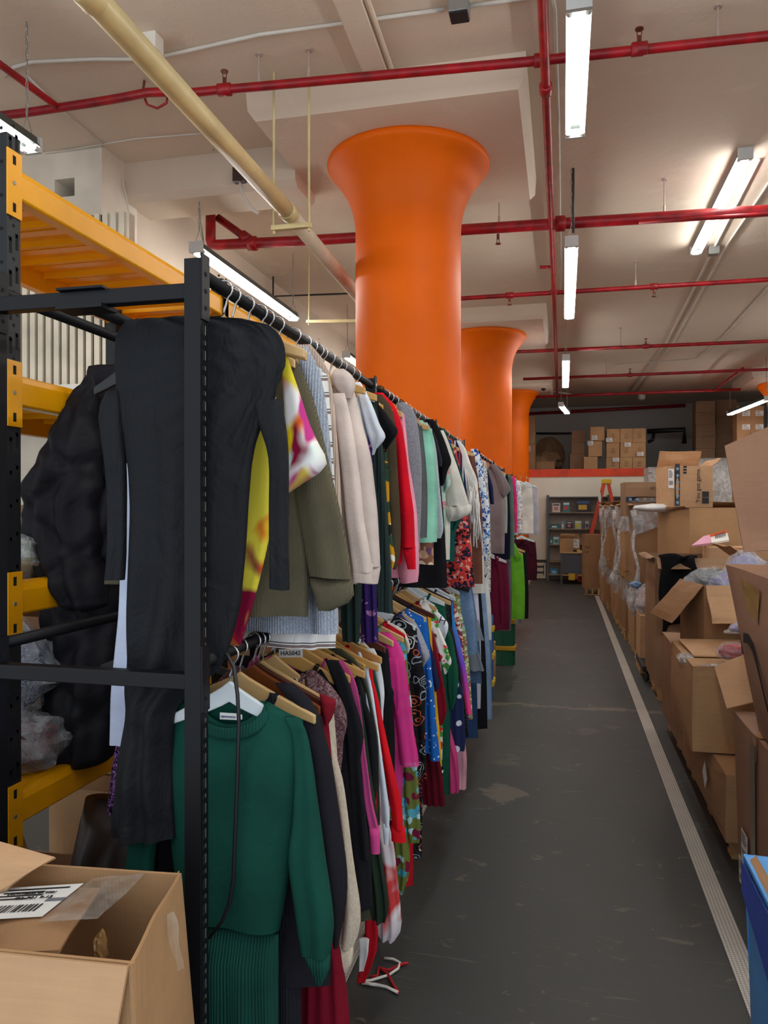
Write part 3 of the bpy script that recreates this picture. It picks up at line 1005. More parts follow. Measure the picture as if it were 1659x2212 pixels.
def torso(mb, Y, ztop, sw, L, flare=.02, th=.026, neck=.085, nd=.10, nb=.03, drop=.045, fold=.012, seed=0.0, cx=None, nu=18, nv=16, mi=0):
    cx = RX if cx is None else cx
    idx = {}
    vs, fs = [], []
    for side in (0, 1):
        for j in range(nv + 1):
            v = j / nv
            for i in range(nu + 1):
                u = -1 + 2 * i / nu
                if side and (i in (0, nu) or (j == 0 and abs(u) * sw > neck)):
                    idx[(side, j, i)] = idx[(0, j, i)]
                    continue
                w = sw + (flare) * v + (.012 * math.sin(PI * v))
                x = u * w
                ax = abs(u) * sw
                if ax < neck:
                    k = 1 - (ax / neck) ** 2
                    top = -(nd if side == 0 else nb) * k
                else:
                    top = -drop * (ax - neck) / max(.01, sw - neck)
                z = ztop + top + (-L - top) * v + .008 * noise.noise(Vector((x * 7, seed, side)))
                t = th * (1 - u * u) ** .5 * min(1, .15 + 4 * v)
                f = fold * min(1, v * 1.3)
                y = (-t if side == 0 else t) + f * math.sin(x * 34 + seed * 4 + 1.6 * noise.noise(Vector((x * 4, z * 2.2, seed)))) * (1 - .6 * abs(u) ** 3)
                y += .006 * noise.noise(Vector((x * 10, z * 8, seed + side)))
                idx[(side, j, i)] = len(vs)
                vs.append((cx + x, Y + y, z))
        for j in range(nv):
            for i in range(nu):
                q = [idx[(side, j, i)], idx[(side, j, i + 1)], idx[(side, j + 1, i + 1)], idx[(side, j + 1, i)]]
                if len(set(q)) >= 3:
                    q2 = []
                    for a in q:
                        if a not in q2: q2.append(a)
                    fs.append(tuple(q2 if side == 0 else q2[::-1]))
    return mb.add(vs, fs, mi)

HLAB = set()
def hanger(short, Y, zr, kind='wood', x=None, span=.20, yaw=0.0, label=None, drop=.060):
    x = RX if x is None else x
    cols = {'wood': (218, 178, 120), 'honey': (206, 160, 92), 'white': (226, 236, 240), 'brown': (86, 44, 28), 'black': (34, 34, 36), 'dark wood': (120, 62, 26)}
    m = solid(cols[kind], .35)
    words = {'wood': 'pale wooden', 'honey': 'honey wooden', 'white': 'white', 'brown': 'dark brown', 'black': 'black plastic', 'dark wood': 'reddish wooden'}
    lab = label
    if not lab:
        pre, ws = words[kind] + ' hanger carrying the ', short.split()
        for n in range(min(9, len(ws)), len(ws) + 1):
            w = ws[:n]
            while w and w[-1] in ('with', 'the', 'of', 'a', 'on', 'and', 'its', 'in', 'by', 'to', 'behind', 'past', 'at', 'before', 'below', 'under', 'beside'):
                w = w[:-1]
            lab = pre + ' '.join(w)
            if lab not in HLAB:
                break
    HLAB.add(lab)
    t = thing('clothes_hanger', lab, 'hanger', (x, Y, zr), 'hangers on the clothes racks')
    M = Matrix.Translation((x, Y, zr)) @ Matrix.Rotation(yaw, 4, 'Z')
    rr = .0195
    pts = [M @ Vector((rr * math.cos(a), 0, rr * math.sin(a))) for a in [math.radians(d) for d in range(200, -61, -26)]]
    pts += [M @ Vector((.004, 0, -.036)), M @ Vector((0, 0, -.046)), M @ Vector((0, 0, -drop))]
    MB().tube(pts, .0026, 6).build('hook', M_CHROME if kind != 'black' else M_INK, t, smooth=True)
    vs, fs = [], []
    n = 16
    for i in range(n + 1):
        u = -1 + 2 * i / n
        a = abs(u)
        zt = -drop + .002 - .084 * a ** .88
        h = .046 - .026 * a
        yb = .010 * a * a
        for dy, dz in ((-.006, 0), (.006, 0), (.006, -h), (-.006, -h)):
            vs.append(M @ Vector((u * span, dy - yb, zt + dz)))
    for i in range(n):
        for k in range(4):
            fs.append((i * 4 + k, i * 4 + (k + 1) % 4, i * 4 + 4 + (k + 1) % 4, i * 4 + 4 + k))
    fs += [(3, 2, 1, 0), (n * 4, n * 4 + 1, n * 4 + 2, n * 4 + 3)]
    MB().add(vs, fs).build('shoulder_bar', m, t, smooth=False, bevel=.003)
    return t

GN = [0]
def garment(name, label, cat, mat, Y, tier='T', L=.6, rows=None, cuff=None, cuffmat=None, flare=.02, hang='wood', sw=None, th=.024, short=None,
            sth=.028, fold=.012, neck=.085, nd=.10, collar=True, body=None, cx=None, puff=0.0, group=None, hlabel=None, brows=None, left=True, extra=None, nf=2.6, yaw=None, disp=None):
    """one piece of clothing on its hanger; rows trace the aisle-side sleeve"""
    GN[0] += 1
    sd = GN[0] * 1.37
    zr = RT if tier == 'T' else RB
    cx_ = RX if cx is None else cx
    g = group or ('clothes on the upper rail' if tier == 'T' else 'clothes on the lower rail')
    m = fabric(mat)
    t = thing(name, label, cat, (cx_, Y, zr - .11), g)
    ztop = zr - .105
    sl = secs_px(rows, Y, 18, .004) if rows else None
    if sw is None:
        sw = .19
        if sl:
            sw = min(.25, max(.12, (sl[4][1] * .35 + sl[4][2] * .65) - cx_ - .01))
    if brows == 'torso':
        c, s_, b_ = P(497, 1520, Y=Y), P(655, 1545, Y=Y), P(604, 2008, Y=Y)
        mb = MB()
        torso(mb, Y, c.z + .012, s_.x - c.x, c.z - b_.z + .012, (b_.x - c.x) - (s_.x - c.x), th, .088, .062, .008, .036, fold, sd, c.x, 26, 26)
        mb.build('body', m, t, smooth=True)
    elif brows:
        mb = MB()
        cloth_loft(mb, secs_px(brows, Y, 90 if disp else 26), Y, th, fold, nf, sd, 110 if disp else 30, disp=disp)
        mb.build('body', m, t, smooth=True)
    else:
        MB_ = MB()
        torso(MB_, Y, ztop, sw, L, flare, th, neck, nd, fold=fold, seed=sd, cx=cx_)
        MB_.build('body', m, t, smooth=True)
    if sl:
        mb = MB()
        cloth_loft(mb, sl, Y - .004, sth, fold * .6, 1.2, sd + 2, 18, puff)
        mb.build('sleeve', m, t, smooth=True)
        if left and not brows:
            mb = MB()
            cloth_loft(mb, [(z, 2 * cx_ - b, 2 * cx_ - a) for z, a, b in sl], Y + .004, sth, fold * .6, 1.2, sd + 3, 16, puff)
            mb.build('sleeve', m, t, smooth=True)
    if cuff:
        mb = MB()
        cloth_loft(mb, secs_px(cuff, Y, 4, .002), Y - .004, sth * .9, .002, 1, sd, 18, grow=False)
        mb.build('cuff', fabric(cuffmat or mat), t, smooth=True)
    if collar and not brows and nd < .16:
        pts = []
        for k in range(0, 33):
            a = 2 * PI * k / 32
            x = neck * math.cos(a)
            s = math.sin(a)
            dep = (nd if s < 0 else .03) * (1 - math.cos(a) ** 2)
            pts.append((cx_ + x, Y + (.006 if s > 0 else -.006 - .010 * abs(s)), ztop - dep))
        MB().tube(pts, .007, 6, 0, False).build('neckband', m, t, smooth=True)
    if extra:
        extra(t, Y, ztop, sd, m)
    if hang:
        hanger(short or label.split(',')[0], Y, zr, hang, cx_, min(.205, max(.13, sw - .005)), R.uniform(-.12, .12) if yaw is None else yaw, hlabel)
    return t
# ================================================================ CLOTHES ON THE UPPER RAIL
BLK = 'jersey|191b1f'
BROWS1 = [(688, 275, 420), (700, 258, 560), (722, 248, 600), (760, 247, 617), (800, 250, 618), (860, 256, 600), (910, 262, 576), (960, 272, 556), (1010, 280, 546), (1100, 283, 536), (1200, 282, 530),
          (1300, 280, 520), (1390, 277, 500), (1440, 275, 478), (1490, 270, 410), (1530, 268, 372), (1650, 255, 366), (1740, 246, 370), (1812, 240, 373)]
def ex_dress(t, Y, zt, sd, m):
    MB_ = MB(); cloth_loft(MB_, secs_px([(866, 556, 617), (920, 566, 624), (960, 585, 629), (1010, 592, 632), (1100, 590, 630), (1200, 591, 631), (1268, 590, 632)], Y, 16), Y - .02, .022, .006, 1.2, 3, 18)
    MB_.build('sleeve', m, t, smooth=True)
    MB_ = MB(); cloth_loft(MB_, secs_px([(846, 238, 262), (876, 220, 266), (930, 226, 272), (1000, 236, 276), (1100, 243, 277), (1200, 241, 276), (1252, 236, 273)], Y, 14), Y - .012, .022, .006, 1.2, 5, 18)
    MB_.build('sleeve', m, t, smooth=True)
SH = P(610, 748, Y=1.53)
def dress_folds(x, z):
    dx, dz = x - SH.x, z - SH.z
    r = math.hypot(dx, dz)
    ph = math.atan2(-dx, -dz)
    nz = noise.noise(Vector((x * 5, 0, z * 5)))
    f = .0085 * math.sin(ph * 17 + 1.5 * nz) * math.exp(-((r - .17) / .15) ** 2)
    f += .0040 * math.sin(ph * 31 + 2 * nz) * math.exp(-((r - .10) / .10) ** 2)
    f = -1.3 * abs(f)
    # long soft folds and creases falling down the skirt
    low = max(0, min(1, (SH.z - .45 - z) / .3))
    f += low * (.010 * math.sin((x - .20 * (z - SH.z)) * 46 + 1.4 * nz) + .003 * math.sin(z * 40 + x * 30 + 3 * nz))
    return f
garment('maxi_dress', 'long black jersey dress draped askew beside the front rack post', 'dress', BLK, 1.53, brows=BROWS1, th=.030, fold=.012, extra=ex_dress, hang=None, nf=1.6, disp=dress_folds)
hanger('long black jersey dress', 1.575, RT, 'wood', RX, .19, .05)
WC = 'watercolour|f6f2ea|d4f0e8|f2d21e|1d7a3c|8a1238|e8641c|f8f4f2|c83c8c|f0de3a'
def ex_wc(t, Y, zt, sd, m):
    MB_ = MB(); cloth_loft(MB_, secs_px([(745, 604, 617), (775, 608, 625), (820, 614, 640), (862, 617, 654), (920, 620, 671), (980, 626, 700), (1003, 628, 717), (1020, 626, 700), (1045, 622, 655), (1062, 620, 630)], Y, 16), Y - .01, .03, .004, 1.2, 3, 18)
    MB_.build('sleeve', fabric(WC), t, smooth=True)
WC2 = 'watercolour|f2d21e|f6f0dc|e8641c|8a1238|f2dc3a|d8302c|f0e04a'
garment('tunic_dress', 'white watercolour dress splashed with yellow, green and crimson', 'dress', WC2, 1.62, brows=[(745, 350, 596), (800, 330, 600), (925, 320, 596), (1000, 310, 594), (1100, 310, 590), (1170, 310, 582), (1250, 310, 564), (1317, 310, 544), (1390, 310, 520)], th=.026, extra=ex_wc)
def ex_olive(t, Y, zt, sd, m):
    MB_ = MB(); cloth_loft(MB_, secs_px([(1050, 250, 272), (1150, 238, 268), (1262, 224, 266)], Y, 8), Y + .01, .02, .004, 1, 9, 14)
    MB_.build('sleeve', m, t, smooth=True)
garment('corduroy_shirt', 'olive corduroy shirt with a wide cuff hanging above the knits', 'shirt', 'cord|6a6450', 1.70,
        rows=[(742, 600, 617), (756, 606, 634), (772, 612, 643), (856, 622, 679), (940, 628, 701), (1008, 632, 717), (1078, 638, 734), (1157, 650, 752), (1236, 665, 763), (1250, 667, 764)],
        cuff=[(1249, 667, 764), (1290, 680, 769), (1302, 684, 768), (1318, 688, 720)], L=.635, left=False, extra=ex_olive, neck=.08)
garment('knit_cardigan', 'blue-grey heather knit cardigan with a brown button', 'cardigan', 'rib|8d97a8|c4ccd8', 1.78,
        rows=[(750, 640, 668), (780, 642, 688), (834, 660, 704), (900, 670, 712), (983, 680, 719), (1100, 680, 724), (1266, 674, 729), (1310, 673, 735), (1368, 675, 734)], L=.69, flare=.03, left=False)
garment('shirt', 'white shirt tail with fine brown stripes under the heather cardigan', 'shirt', 'stripe|f2f0ec|8d7a76|4a4a50', 1.83,
        rows=[(1330, 640, 690), (1370, 630, 692), (1396, 624, 690)], L=.73, sw=.16, left=False, hang='white', short='white shirt with brown stripes')
garment('knit_cardigan', 'pinkish beige ribbed cardigan behind the heather one', 'cardigan', 'rib|c9b3a4', 1.90,
        rows=[(746, 634, 676), (762, 640, 697), (793, 655, 713), (856, 688, 724), (950, 698, 732), (1046, 704, 740), (1150, 705, 744), (1240, 705, 744)], L=.60, left=False)
def ex_hood(t, Y, zt, sd, m):
    MB_ = MB(); cloth_loft(MB_, secs_px([(797, 722, 742), (806, 718, 756), (820, 718, 766), (834, 722, 768), (850, 735, 764), (858, 745, 757)], Y - .03, 12), Y - .03, .024, .004, 1.2, 3, 18)
    MB_.build('hood', m, t, smooth=True)
    MB_ = MB(); cloth_loft(MB_, secs_px([(850, 716, 745), (900, 722, 757), (951, 731, 766), (1050, 742, 780), (1125, 748, 786), (1215, 760, 804), (1236, 764, 806)], Y - .05, 14), Y - .05, .02, .004, 1.2, 8, 18)
    MB_.build('sleeve', m, t, smooth=True)
    MB_ = MB(); cloth_loft(MB_, secs_px([(1218, 762, 806), (1258, 764, 806)], Y - .05, 3), Y - .05, .018, .002, 1.2, 8, 18, grow=False)
    MB_.build('cuff', m, t, smooth=True)
garment('hoodie', 'cream fleece hoodie with ribbed cuffs and a rolled hood', 'hoodie', (218, 202, 192), 2.03,
        rows=[(815, 716, 758), (840, 718, 769), (880, 724, 778), (929, 732, 790), (983, 740, 806), (1110, 752, 819), (1204, 764, 825), (1225, 766, 825)],
        cuff=[(1222, 768, 824), (1262, 770, 818)], L=.59, nd=.07, extra=ex_hood, sth=.034, left=False, collar=False)
garment('t_shirt', 'white short-sleeved T-shirt on the upper rail past the hoodie', 't-shirt', (226, 232, 244), 2.18,
        rows=[(826, 763, 782), (845, 770, 794), (880, 778, 810), (920, 788, 825), (944, 795, 840), (956, 798, 832), (968, 802, 818), (979, 804, 809)], L=.5, hang='honey')
garment('cable_cardigan', 'dark green cable-knit cardigan hanging lowest past the hoodie', 'cardigan', 'cable|2c3a38', 2.28,
        rows=[(870, 788, 812), (960, 805, 831), (1080, 808, 839), (1190, 811, 846), (1322, 814, 853)], L=.68, hang='white', left=False)
garment('t_shirt', 'black short-sleeved tee tucked behind the white T-shirt', 't-shirt', (24, 24, 28), 2.36,
        rows=[(868, 798, 815), (885, 802, 832), (908, 808, 848), (930, 815, 865), (942, 820, 860), (958, 824, 848), (978, 830, 834)], L=.5)
garment('blouse', 'mustard blouse with a small dark flower print', 'blouse', 'floral|c8901e|c8901e|f0e8d8|2c4a34|f0e8d8|20201c', 2.44,
        rows=[(950, 824, 832), (1080, 830, 843), (1187, 836, 854), (1214, 840, 861), (1226, 844, 852)], L=.56, left=False)
garment('sweatshirt', 'dark olive brown sweatshirt between mustard blouse and red sweatshirt', 'sweatshirt', (74, 62, 46), 2.50,
        rows=[(853, 798, 828), (872, 804, 848), (900, 812, 856), (1000, 820, 861), (1133, 834, 868), (1200, 844, 868), (1230, 848, 860)], L=.56, left=False)
garment('sweatshirt', 'bright red sweatshirt on the upper rail', 'sweatshirt', (216, 18, 38), 2.60,
        rows=[(849, 803, 830), (856, 815, 845), (902, 838, 868), (970, 852, 879), (1050, 858, 888), (1105, 862, 897), (1182, 864, 899)],
        cuff=[(1180, 868, 899), (1228, 880, 900)], L=.57, hang='honey')
garment('sweatshirt', 'pale pink sweatshirt showing below the red one', 'sweatshirt', (238, 158, 178), 2.68,
        rows=[(900, 866, 872), (1000, 876, 887), (1105, 880, 903), (1200, 862, 908), (1250, 852, 909), (1259, 864, 905)], L=.63, left=False)
garment('sweatshirt', 'mid grey heather sweatshirt behind the red and pink ones', 'sweatshirt', 'heather|75767e|9c9da4', 2.92,
        rows=[(870, 855, 878), (888, 860, 902), (950, 868, 909), (997, 874, 914), (1080, 886, 913), (1188, 897, 909)], L=.5, hang='honey')
garment('tank_top', 'dark grey sleeveless top beside the mint T-shirt', 'tank top', (96, 98, 100), 3.06, L=.5, sw=.175, neck=.06, hang='black')
garment('t_shirt', 'mint green T-shirt behind the pale grey sleeve', 't-shirt', (150, 216, 190), 3.16,
        rows=[(908, 903, 915), (930, 908, 928), (1000, 914, 934), (1060, 912, 931), (1116, 909, 930)], L=.52, sw=.2, left=False)
garment('skirt', 'brown skirt with small flowers below the mint T-shirt', 'skirt', 'floral|8a5c48|c89a7a|6a4a6a|e0c8b0', 3.24, L=.62, sw=.15, flare=.045, nd=.01, collar=False)
garment('long_sleeved_shirt', 'pale grey heather long-sleeved top with a hanging sleeve', 'top', 'heather|9aa4aa|c4ccd0', 3.34,
        rows=[(913, 903, 925), (930, 905, 935), (955, 908, 942), (985, 912, 947), (1051, 924, 952), (1148, 932, 962), (1162, 934, 955)], L=.56)
garment('shorts', 'black shorts hanging low between the grey top and coral dress', 'shorts', (26, 26, 29), 3.46, L=.74, sw=.16, flare=.06, nd=.01, collar=False, hang='black')
garment('t_shirt', 'charcoal tee with its sleeve under the larger black tee', 't-shirt', (44, 45, 52), 3.54,
        rows=[(915, 915, 930), (950, 930, 947), (995, 938, 958), (1010, 943, 957)], L=.55)
garment('t_shirt', 'large black tee with a wide square sleeve on the upper rail', 't-shirt', (21, 21, 24), 3.64,
        rows=[(906, 915, 938), (922, 922, 949), (950, 930, 962), (985, 938, 974), (1002, 943, 980), (1010, 945, 970), (1046, 950, 963), (1052, 951, 958)], L=.6)
garment('blouse', 'mint print blouse with a fluted short sleeve', 'blouse', 'floral|a8c8b8|a8c8b8|d88a94|c0dccf', 3.76,
        rows=[(960, 945, 958), (1010, 952, 970), (1040, 956, 976), (1054, 958, 974), (1062, 960, 964)], L=.55)
def ex_frill(t, Y, zt, sd, m):
    MB_ = MB(); cloth_loft(MB_, secs_px([(1090, 962, 1017), (1106, 966, 1020), (1116, 965, 1008), (1124, 968, 986)], Y, 6), Y - .006, .045, .012, 4, 3, 26, grow=False)
    MB_.build('frill', m, t, smooth=True)
garment('blouse', 'cream blouse with a frilled balloon sleeve', 'blouse', (226, 222, 210), 3.88,
        rows=[(930, 950, 960), (950, 953, 969), (975, 956, 978), (1024, 960, 995), (1065, 960, 1008), (1094, 963, 1016)], L=.64, extra=ex_frill, sth=.04)
garment('jersey_shirt', 'dark teal top showing as a thin edge past the cream blouse', 'top', (22, 84, 78), 4.02,
        rows=[(925, 955, 962), (1020, 992, 999), (1090, 1004, 1012), (1120, 985, 1000), (1145, 975, 986)], L=.66)
garment('mini_dress', 'coral dress with a tiny black print and ruffled hem', 'dress', 'ditsy|c83c38|1c1c28|1c1c28|e0a090|2a3050', 4.12, L=.80, sw=.17, flare=.10, fold=.022, nf=4)
garment('blouse', 'royal blue blouse edge beside the coral dress', 'blouse', (38, 60, 150), 4.2,
        rows=[(950, 968, 976), (1000, 984, 992), (1060, 996, 1004), (1100, 1000, 1006)], L=.55)
garment('striped_dress', 'navy dress with red patterned bands', 'dress', 'vstripe|20284c|20284c|b8444c|20284c|c8c0c0', 4.3,
        rows=[(952, 975, 988), (980, 986, 1000), (1060, 996, 1010), (1130, 1004, 1016), (1208, 1010, 1022)], L=.78, flare=.06)
def ex_fringe(t, Y, zt, sd, m):
    for k in range(46):
        px = 1004 + 30 * (k % 16) / 15 + R.uniform(-1, 1)
        py = 1006 + 6 * (k % 16) * (1 if k % 2 else .6) + R.uniform(0, 20)
        a = P(px, py, Y=Y - .03 + R.uniform(-.02, .02))
        b = a + Vector((R.uniform(-.02, .03), R.uniform(-.02, .02), -R.uniform(.16, .26)))
        MB().tube([a, (a + b) / 2 + Vector((R.uniform(-.01, .015), 0, 0)), b], .0042, 5).build('fringe_strand', m, t, smooth=True)
garment('fringed_cardigan', 'white cardigan with long fringe along its sleeve', 'cardigan', (232, 230, 224), 4.46,
        rows=[(952, 980, 995), (965, 985, 1007), (997, 992, 1016), (1038, 1000, 1034), (1090, 1005, 1035), (1132, 1015, 1028)], L=.62, extra=ex_fringe)
garment('dress', 'brown and white colour-blocked dress past the fringed cardigan', 'dress', (120, 76, 62), 4.72,
        rows=[(980, 1012, 1020), (1010, 1020, 1031), (1100, 1025, 1043), (1170, 1030, 1045), (1197, 1027, 1038)], L=.84, flare=.05)
garment('blouse', 'white long blouse tails beneath the brown dress', 'blouse', (224, 220, 212), 4.9, L=.92, sw=.18, flare=.07)
garment('floral_dress', 'blue and white flowered dress on a white hanger', 'dress', 'ditsy|e8eef6|2c62b4|2c62b4|4c8ad0|1c4a94|dfe8f4', 5.3,
        rows=[(970, 1015, 1032), (984, 1020, 1040), (1038, 1030, 1048), (1105, 1040, 1060), (1170, 1042, 1059), (1210, 1044, 1050)], L=.80, hang='white')
garment('dress', 'black and white abstract print dress at the end of the rack', 'dress', 'splash|ecebe8|1c1c1e', 5.5, L=.98, sw=.2, flare=.03)
garment('t_shirt', 'navy tee at the end of the nearest upper rail', 't-shirt', (36, 40, 78), 5.62,
        rows=[(1000, 1040, 1050), (1050, 1052, 1066), (1090, 1058, 1069)], L=.6)
# rack behind the first column
garment('t_shirt', 'taupe grey tee with a broad sleeve behind the flowered dress', 't-shirt', (142, 134, 136), 6.95,
        rows=[(1003, 1055, 1072), (1015, 1062, 1082), (1035, 1070, 1095), (1058, 1075, 1106), (1068, 1080, 1098), (1076, 1086, 1090)], L=.78, sw=.2)
garment('shirt', 'pale sage shirt collar behind the taupe tee', 'shirt', (170, 176, 160), 7.15, L=.6, sw=.21)
garment('t_shirt', 'midnight navy tee under the taupe sleeve', 't-shirt', (24, 26, 48), 7.4,
        rows=[(1040, 1075, 1095), (1060, 1082, 1103), (1085, 1085, 1100), (1092, 1086, 1092)], L=.86, sw=.22)
garment('blouse', 'sage green blouse behind the midnight tee', 'blouse', (92, 118, 106), 7.7, L=.85, sw=.24)
garment('t_shirt', 'hot pink tee seen as a small patch on the rear rack', 't-shirt', (224, 44, 118), 8.0, L=.62, sw=.25)
garment('blouse', 'blue and white patchwork print blouse on the rear rack', 'blouse', 'splash|5a86b4|e8e4e0|b04a5c', 8.4,
        rows=[(1062, 1086, 1100), (1090, 1092, 1110), (1110, 1096, 1112), (1122, 1100, 1106)], L=.66, sw=.24)
garment('jersey_shirt', 'white top with coloured specks at the end of the rear rack', 'top', 'ditsy|e4e0da|7a9ac0|c87a70|e4e0da', 9.2, L=.62, sw=.24)
# little end rack
garment('tank_top', 'off-white tank top on the little end rack', 'tank top', (226, 222, 214), 11.5, cx=-.62, L=.74, sw=.17, neck=.10, nd=.13, hang='white')
garment('tank_top', 'lilac grey tank top behind the off-white one', 'tank top', (190, 190, 204), 11.75, cx=-.55, L=.76, sw=.17, neck=.10, nd=.13, hang='white')
garment('t_shirt', 'dark maroon tee with a small print near the far column', 't-shirt', (70, 24, 38), 11.5, 'B', cx=-.60, L=.62, sw=.2,
        rows=[(1168, 1128, 1142), (1180, 1132, 1149), (1196, 1138, 1154), (1200, 1140, 1150)], hang='white')

# ================================================================ CLOTHES ON THE LOWER RAIL
def ex_green(t, Y, zt, sd, m):
    m2 = fabric('rib|1c4f44')
    c = P(497, 1520, Y=Y).x
    z0 = P(497, 1519, Y=Y).z
    def band(front):
        def fn(u, v):
            a = PI * u
            w = .082 - .006 * v + .016 * v
            x = c - w * math.cos(a)
            dz = (.052 if front else .010) * math.sin(a)
            return (x, Y + (-.016 if front else .012) * math.sin(a) - (.006 if front else -.004) , z0 - dz - .026 * v * (1 if front else .9) + .004)
        return fn
    MB().sheet(band(True), 28, 4, .004).build('neckband', m2, t, smooth=True)
    MB().sheet(band(False), 28, 4, .004).build('neckband', m2, t, smooth=True)
    y = Y - .016
    a, b = P(475, 1539, Y=y), P(523, 1557, Y=y)
    lb = MB().quad((a.x, y, b.z), (b.x - .010, y, b.z + .001), (b.x - .010, y, a.z), (a.x, y, a.z), .0006, 2).quad((b.x - .009, y - .0004, b.z + .002), (b.x, y, b.z + .003), (b.x, y, a.z - .002), (b.x - .009, y, a.z - .001), .0006, 2).build('care_label', M_LABEL, t)
    lb['label'] = 'white woven size label'
    text('lettering', 'epuoxsvzs', .0085, ((a.x + b.x) / 2 - .006, y - .0012, (a.z + b.z) / 2), (1, 0, 0), (0, 0, 1), solid((70, 84, 140), .6), lb)
    text('lettering', 'S', .010, (b.x - .0045, y - .0012, (a.z + b.z) / 2), (1, 0, 0), (0, 0, 1), M_INK, lb)
    # ribbed skirt panel
    MB_ = MB(); cloth_loft(MB_, secs_px([(2004, 393, 603), (2030, 392, 603), (2130, 394, 600), (2212, 394, 599), (2330, 394, 598)], Y, 10), Y, .034, .010, 2.0, sd, 30)
    MB_.build('skirt', m2, t, smooth=True)
    MB_ = MB(); cloth_loft(MB_, secs_px([(1546, 618, 652), (1558, 626, 661), (1573, 634, 667), (1668, 643, 683), (1770, 640, 696), (1839, 629, 704), (1896, 635, 713), (1948, 643, 719), (1998, 649, 724), (2031, 653, 719), (2052, 657, 716)], Y, 20), Y - .012, .034, .008, 1.2, 3, 20)
    MB_.build('sleeve', m, t, smooth=True)
    MB_ = MB(); cloth_loft(MB_, secs_px([(2046, 657, 716), (2066, 664, 716), (2090, 674, 715), (2120, 688, 698)], Y, 6), Y - .012, .022, .003, 1.2, 3, 20, grow=False)
    MB_.build('cuff', m2, t, smooth=True)
    MB_ = MB(); cloth_loft(MB_, secs_px([(1546, 345, 376), (1560, 332, 366), (1668, 312, 352), (1770, 292, 346), (1850, 282, 334), (1930, 266, 330), (1990, 262, 322)], Y, 18), Y - .006, .034, .008, 1.2, 4, 20)
    MB_.build('sleeve', m, t, smooth=True)
garment('sweater_dress', 'bottle green sweater dress hanging foremost on the lower rail', 'dress', (22, 74, 62), 1.565, 'B', brows='torso', cx=P(497, 1520, Y=1.565).x, sw=.15, th=.034, fold=.006, extra=ex_green, hang='white', short='bottle green sweater dress', yaw=.06)
def ex_bodyblk(t, Y, zt, sd, m):
    MB_ = MB(); cloth_loft(MB_, secs_px([(1840, 470, 660), (1950, 470, 655), (2080, 468, 650), (2212, 466, 648), (2330, 466, 648)], Y, 12), Y, .03, .014, 2, 3, 26)
    MB_.build('skirt', fabric('rib|25252c'), t, smooth=True)
    c = P(560, 1490, Y=Y)
    pts = [(RX + .09 * math.cos(a), Y - .012, zt + .004 - .05 * math.sin(a)) for a in [PI * k / 16 for k in range(17)]]
    MB().tube(pts, .012, 8).build('neckband', fabric('rib|25252c'), t, smooth=True)
garment('sweater_dress', 'black knitted sweater dress right behind the green one', 'dress', (35, 34, 41), 1.66, 'B',
        rows=[(1476, 590, 640), (1490, 605, 664), (1512, 625, 686), (1580, 648, 702), (1620, 658, 717), (1722, 671, 731), (1864, 690, 752), (1931, 700, 756), (1998, 712, 743), (2045, 717, 735)], L=.66, extra=ex_bodyblk, hang='wood', sw=.2)
garment('blouse', 'dark red cap-sleeved top squeezed behind the black sweater', 'blouse', (126, 24, 38), 1.74, 'B',
        rows=[(1498, 688, 702), (1510, 690, 730), (1530, 692, 728), (1550, 698, 722), (1568, 704, 712)], L=.6, hang='dark wood')
garment('knit_cardigan', 'oatmeal heather cardigan with a frilled cuff', 'cardigan', 'heather|b8a994|d8ccb8', 1.80, 'B',
        rows=[(1540, 690, 702), (1605, 704, 722), (1678, 720, 745), (1801, 738, 760), (1880, 745, 771), (1965, 745, 784), (2014, 740, 782), (2044, 736, 767)],
        cuff=[(2040, 732, 767), (2062, 720, 766), (2085, 714, 765), (2106, 710, 735)], L=.7, hang='wood', sth=.03)
garment('maxi_skirt', 'dark crimson skirt reaching the floor under the oatmeal cuff', 'skirt', (122, 18, 38), 1.77, 'B', brows=[(1560, 600, 690), (1800, 620, 720), (2000, 640, 722), (2070, 648, 738), (2140, 645, 748), (2212, 640, 754), (2290, 638, 756)], th=.03, fold=.016, hang='brown')
garment('ruffled_blouse', 'shiny brown organza blouse with a puffed sleeve', 'blouse', 'splash|56343a|8c7478', 1.88, 'B',
        rows=[(1447, 660, 684), (1460, 655, 702), (1485, 660, 724), (1515, 676, 744), (1548, 696, 754), (1572, 702, 753), (1595, 708, 743), (1640, 722, 742), (1662, 729, 738)], L=.5, sth=.045, puff=.22, hang='wood')
def ex_coat(t, Y, zt, sd, m):
    o = P(628, 1412, Y=Y - .035)
    lb = MB().quad(o + Vector((-.034, 0, -.012)), o + Vector((.034, 0, -.008)), o + Vector((.034, 0, .014)), o + Vector((-.034, 0, .010)), .0006, 2).build('size_tag', M_LABEL, t)
    text('lettering', 'HA5042', .017, o + Vector((0, -.0015, .001)), (1, 0, .05), (0, 0, 1), M_INK, lb)
    MB_ = MB(); cloth_loft(MB_, secs_px([(1600, 690, 770), (1780, 720, 790), (1900, 740, 802), (1960, 745, 802)], Y, 10), Y + .01, .025, .008, 2, 3, 20)
    MB_.build('coat_tail', m, t, smooth=True)
garment('long_coat', 'black wide-sleeved coat hanging behind the brown organza blouse', 'coat', (27, 27, 32), 1.98, 'B',
        rows=[(1426, 700, 735), (1440, 705, 744), (1460, 714, 754), (1500, 730, 766), (1560, 742, 785), (1589, 748, 794), (1612, 750, 786), (1640, 752, 782), (1779, 758, 797), (1853, 768, 800)], L=.6, extra=ex_coat, hang='honey')
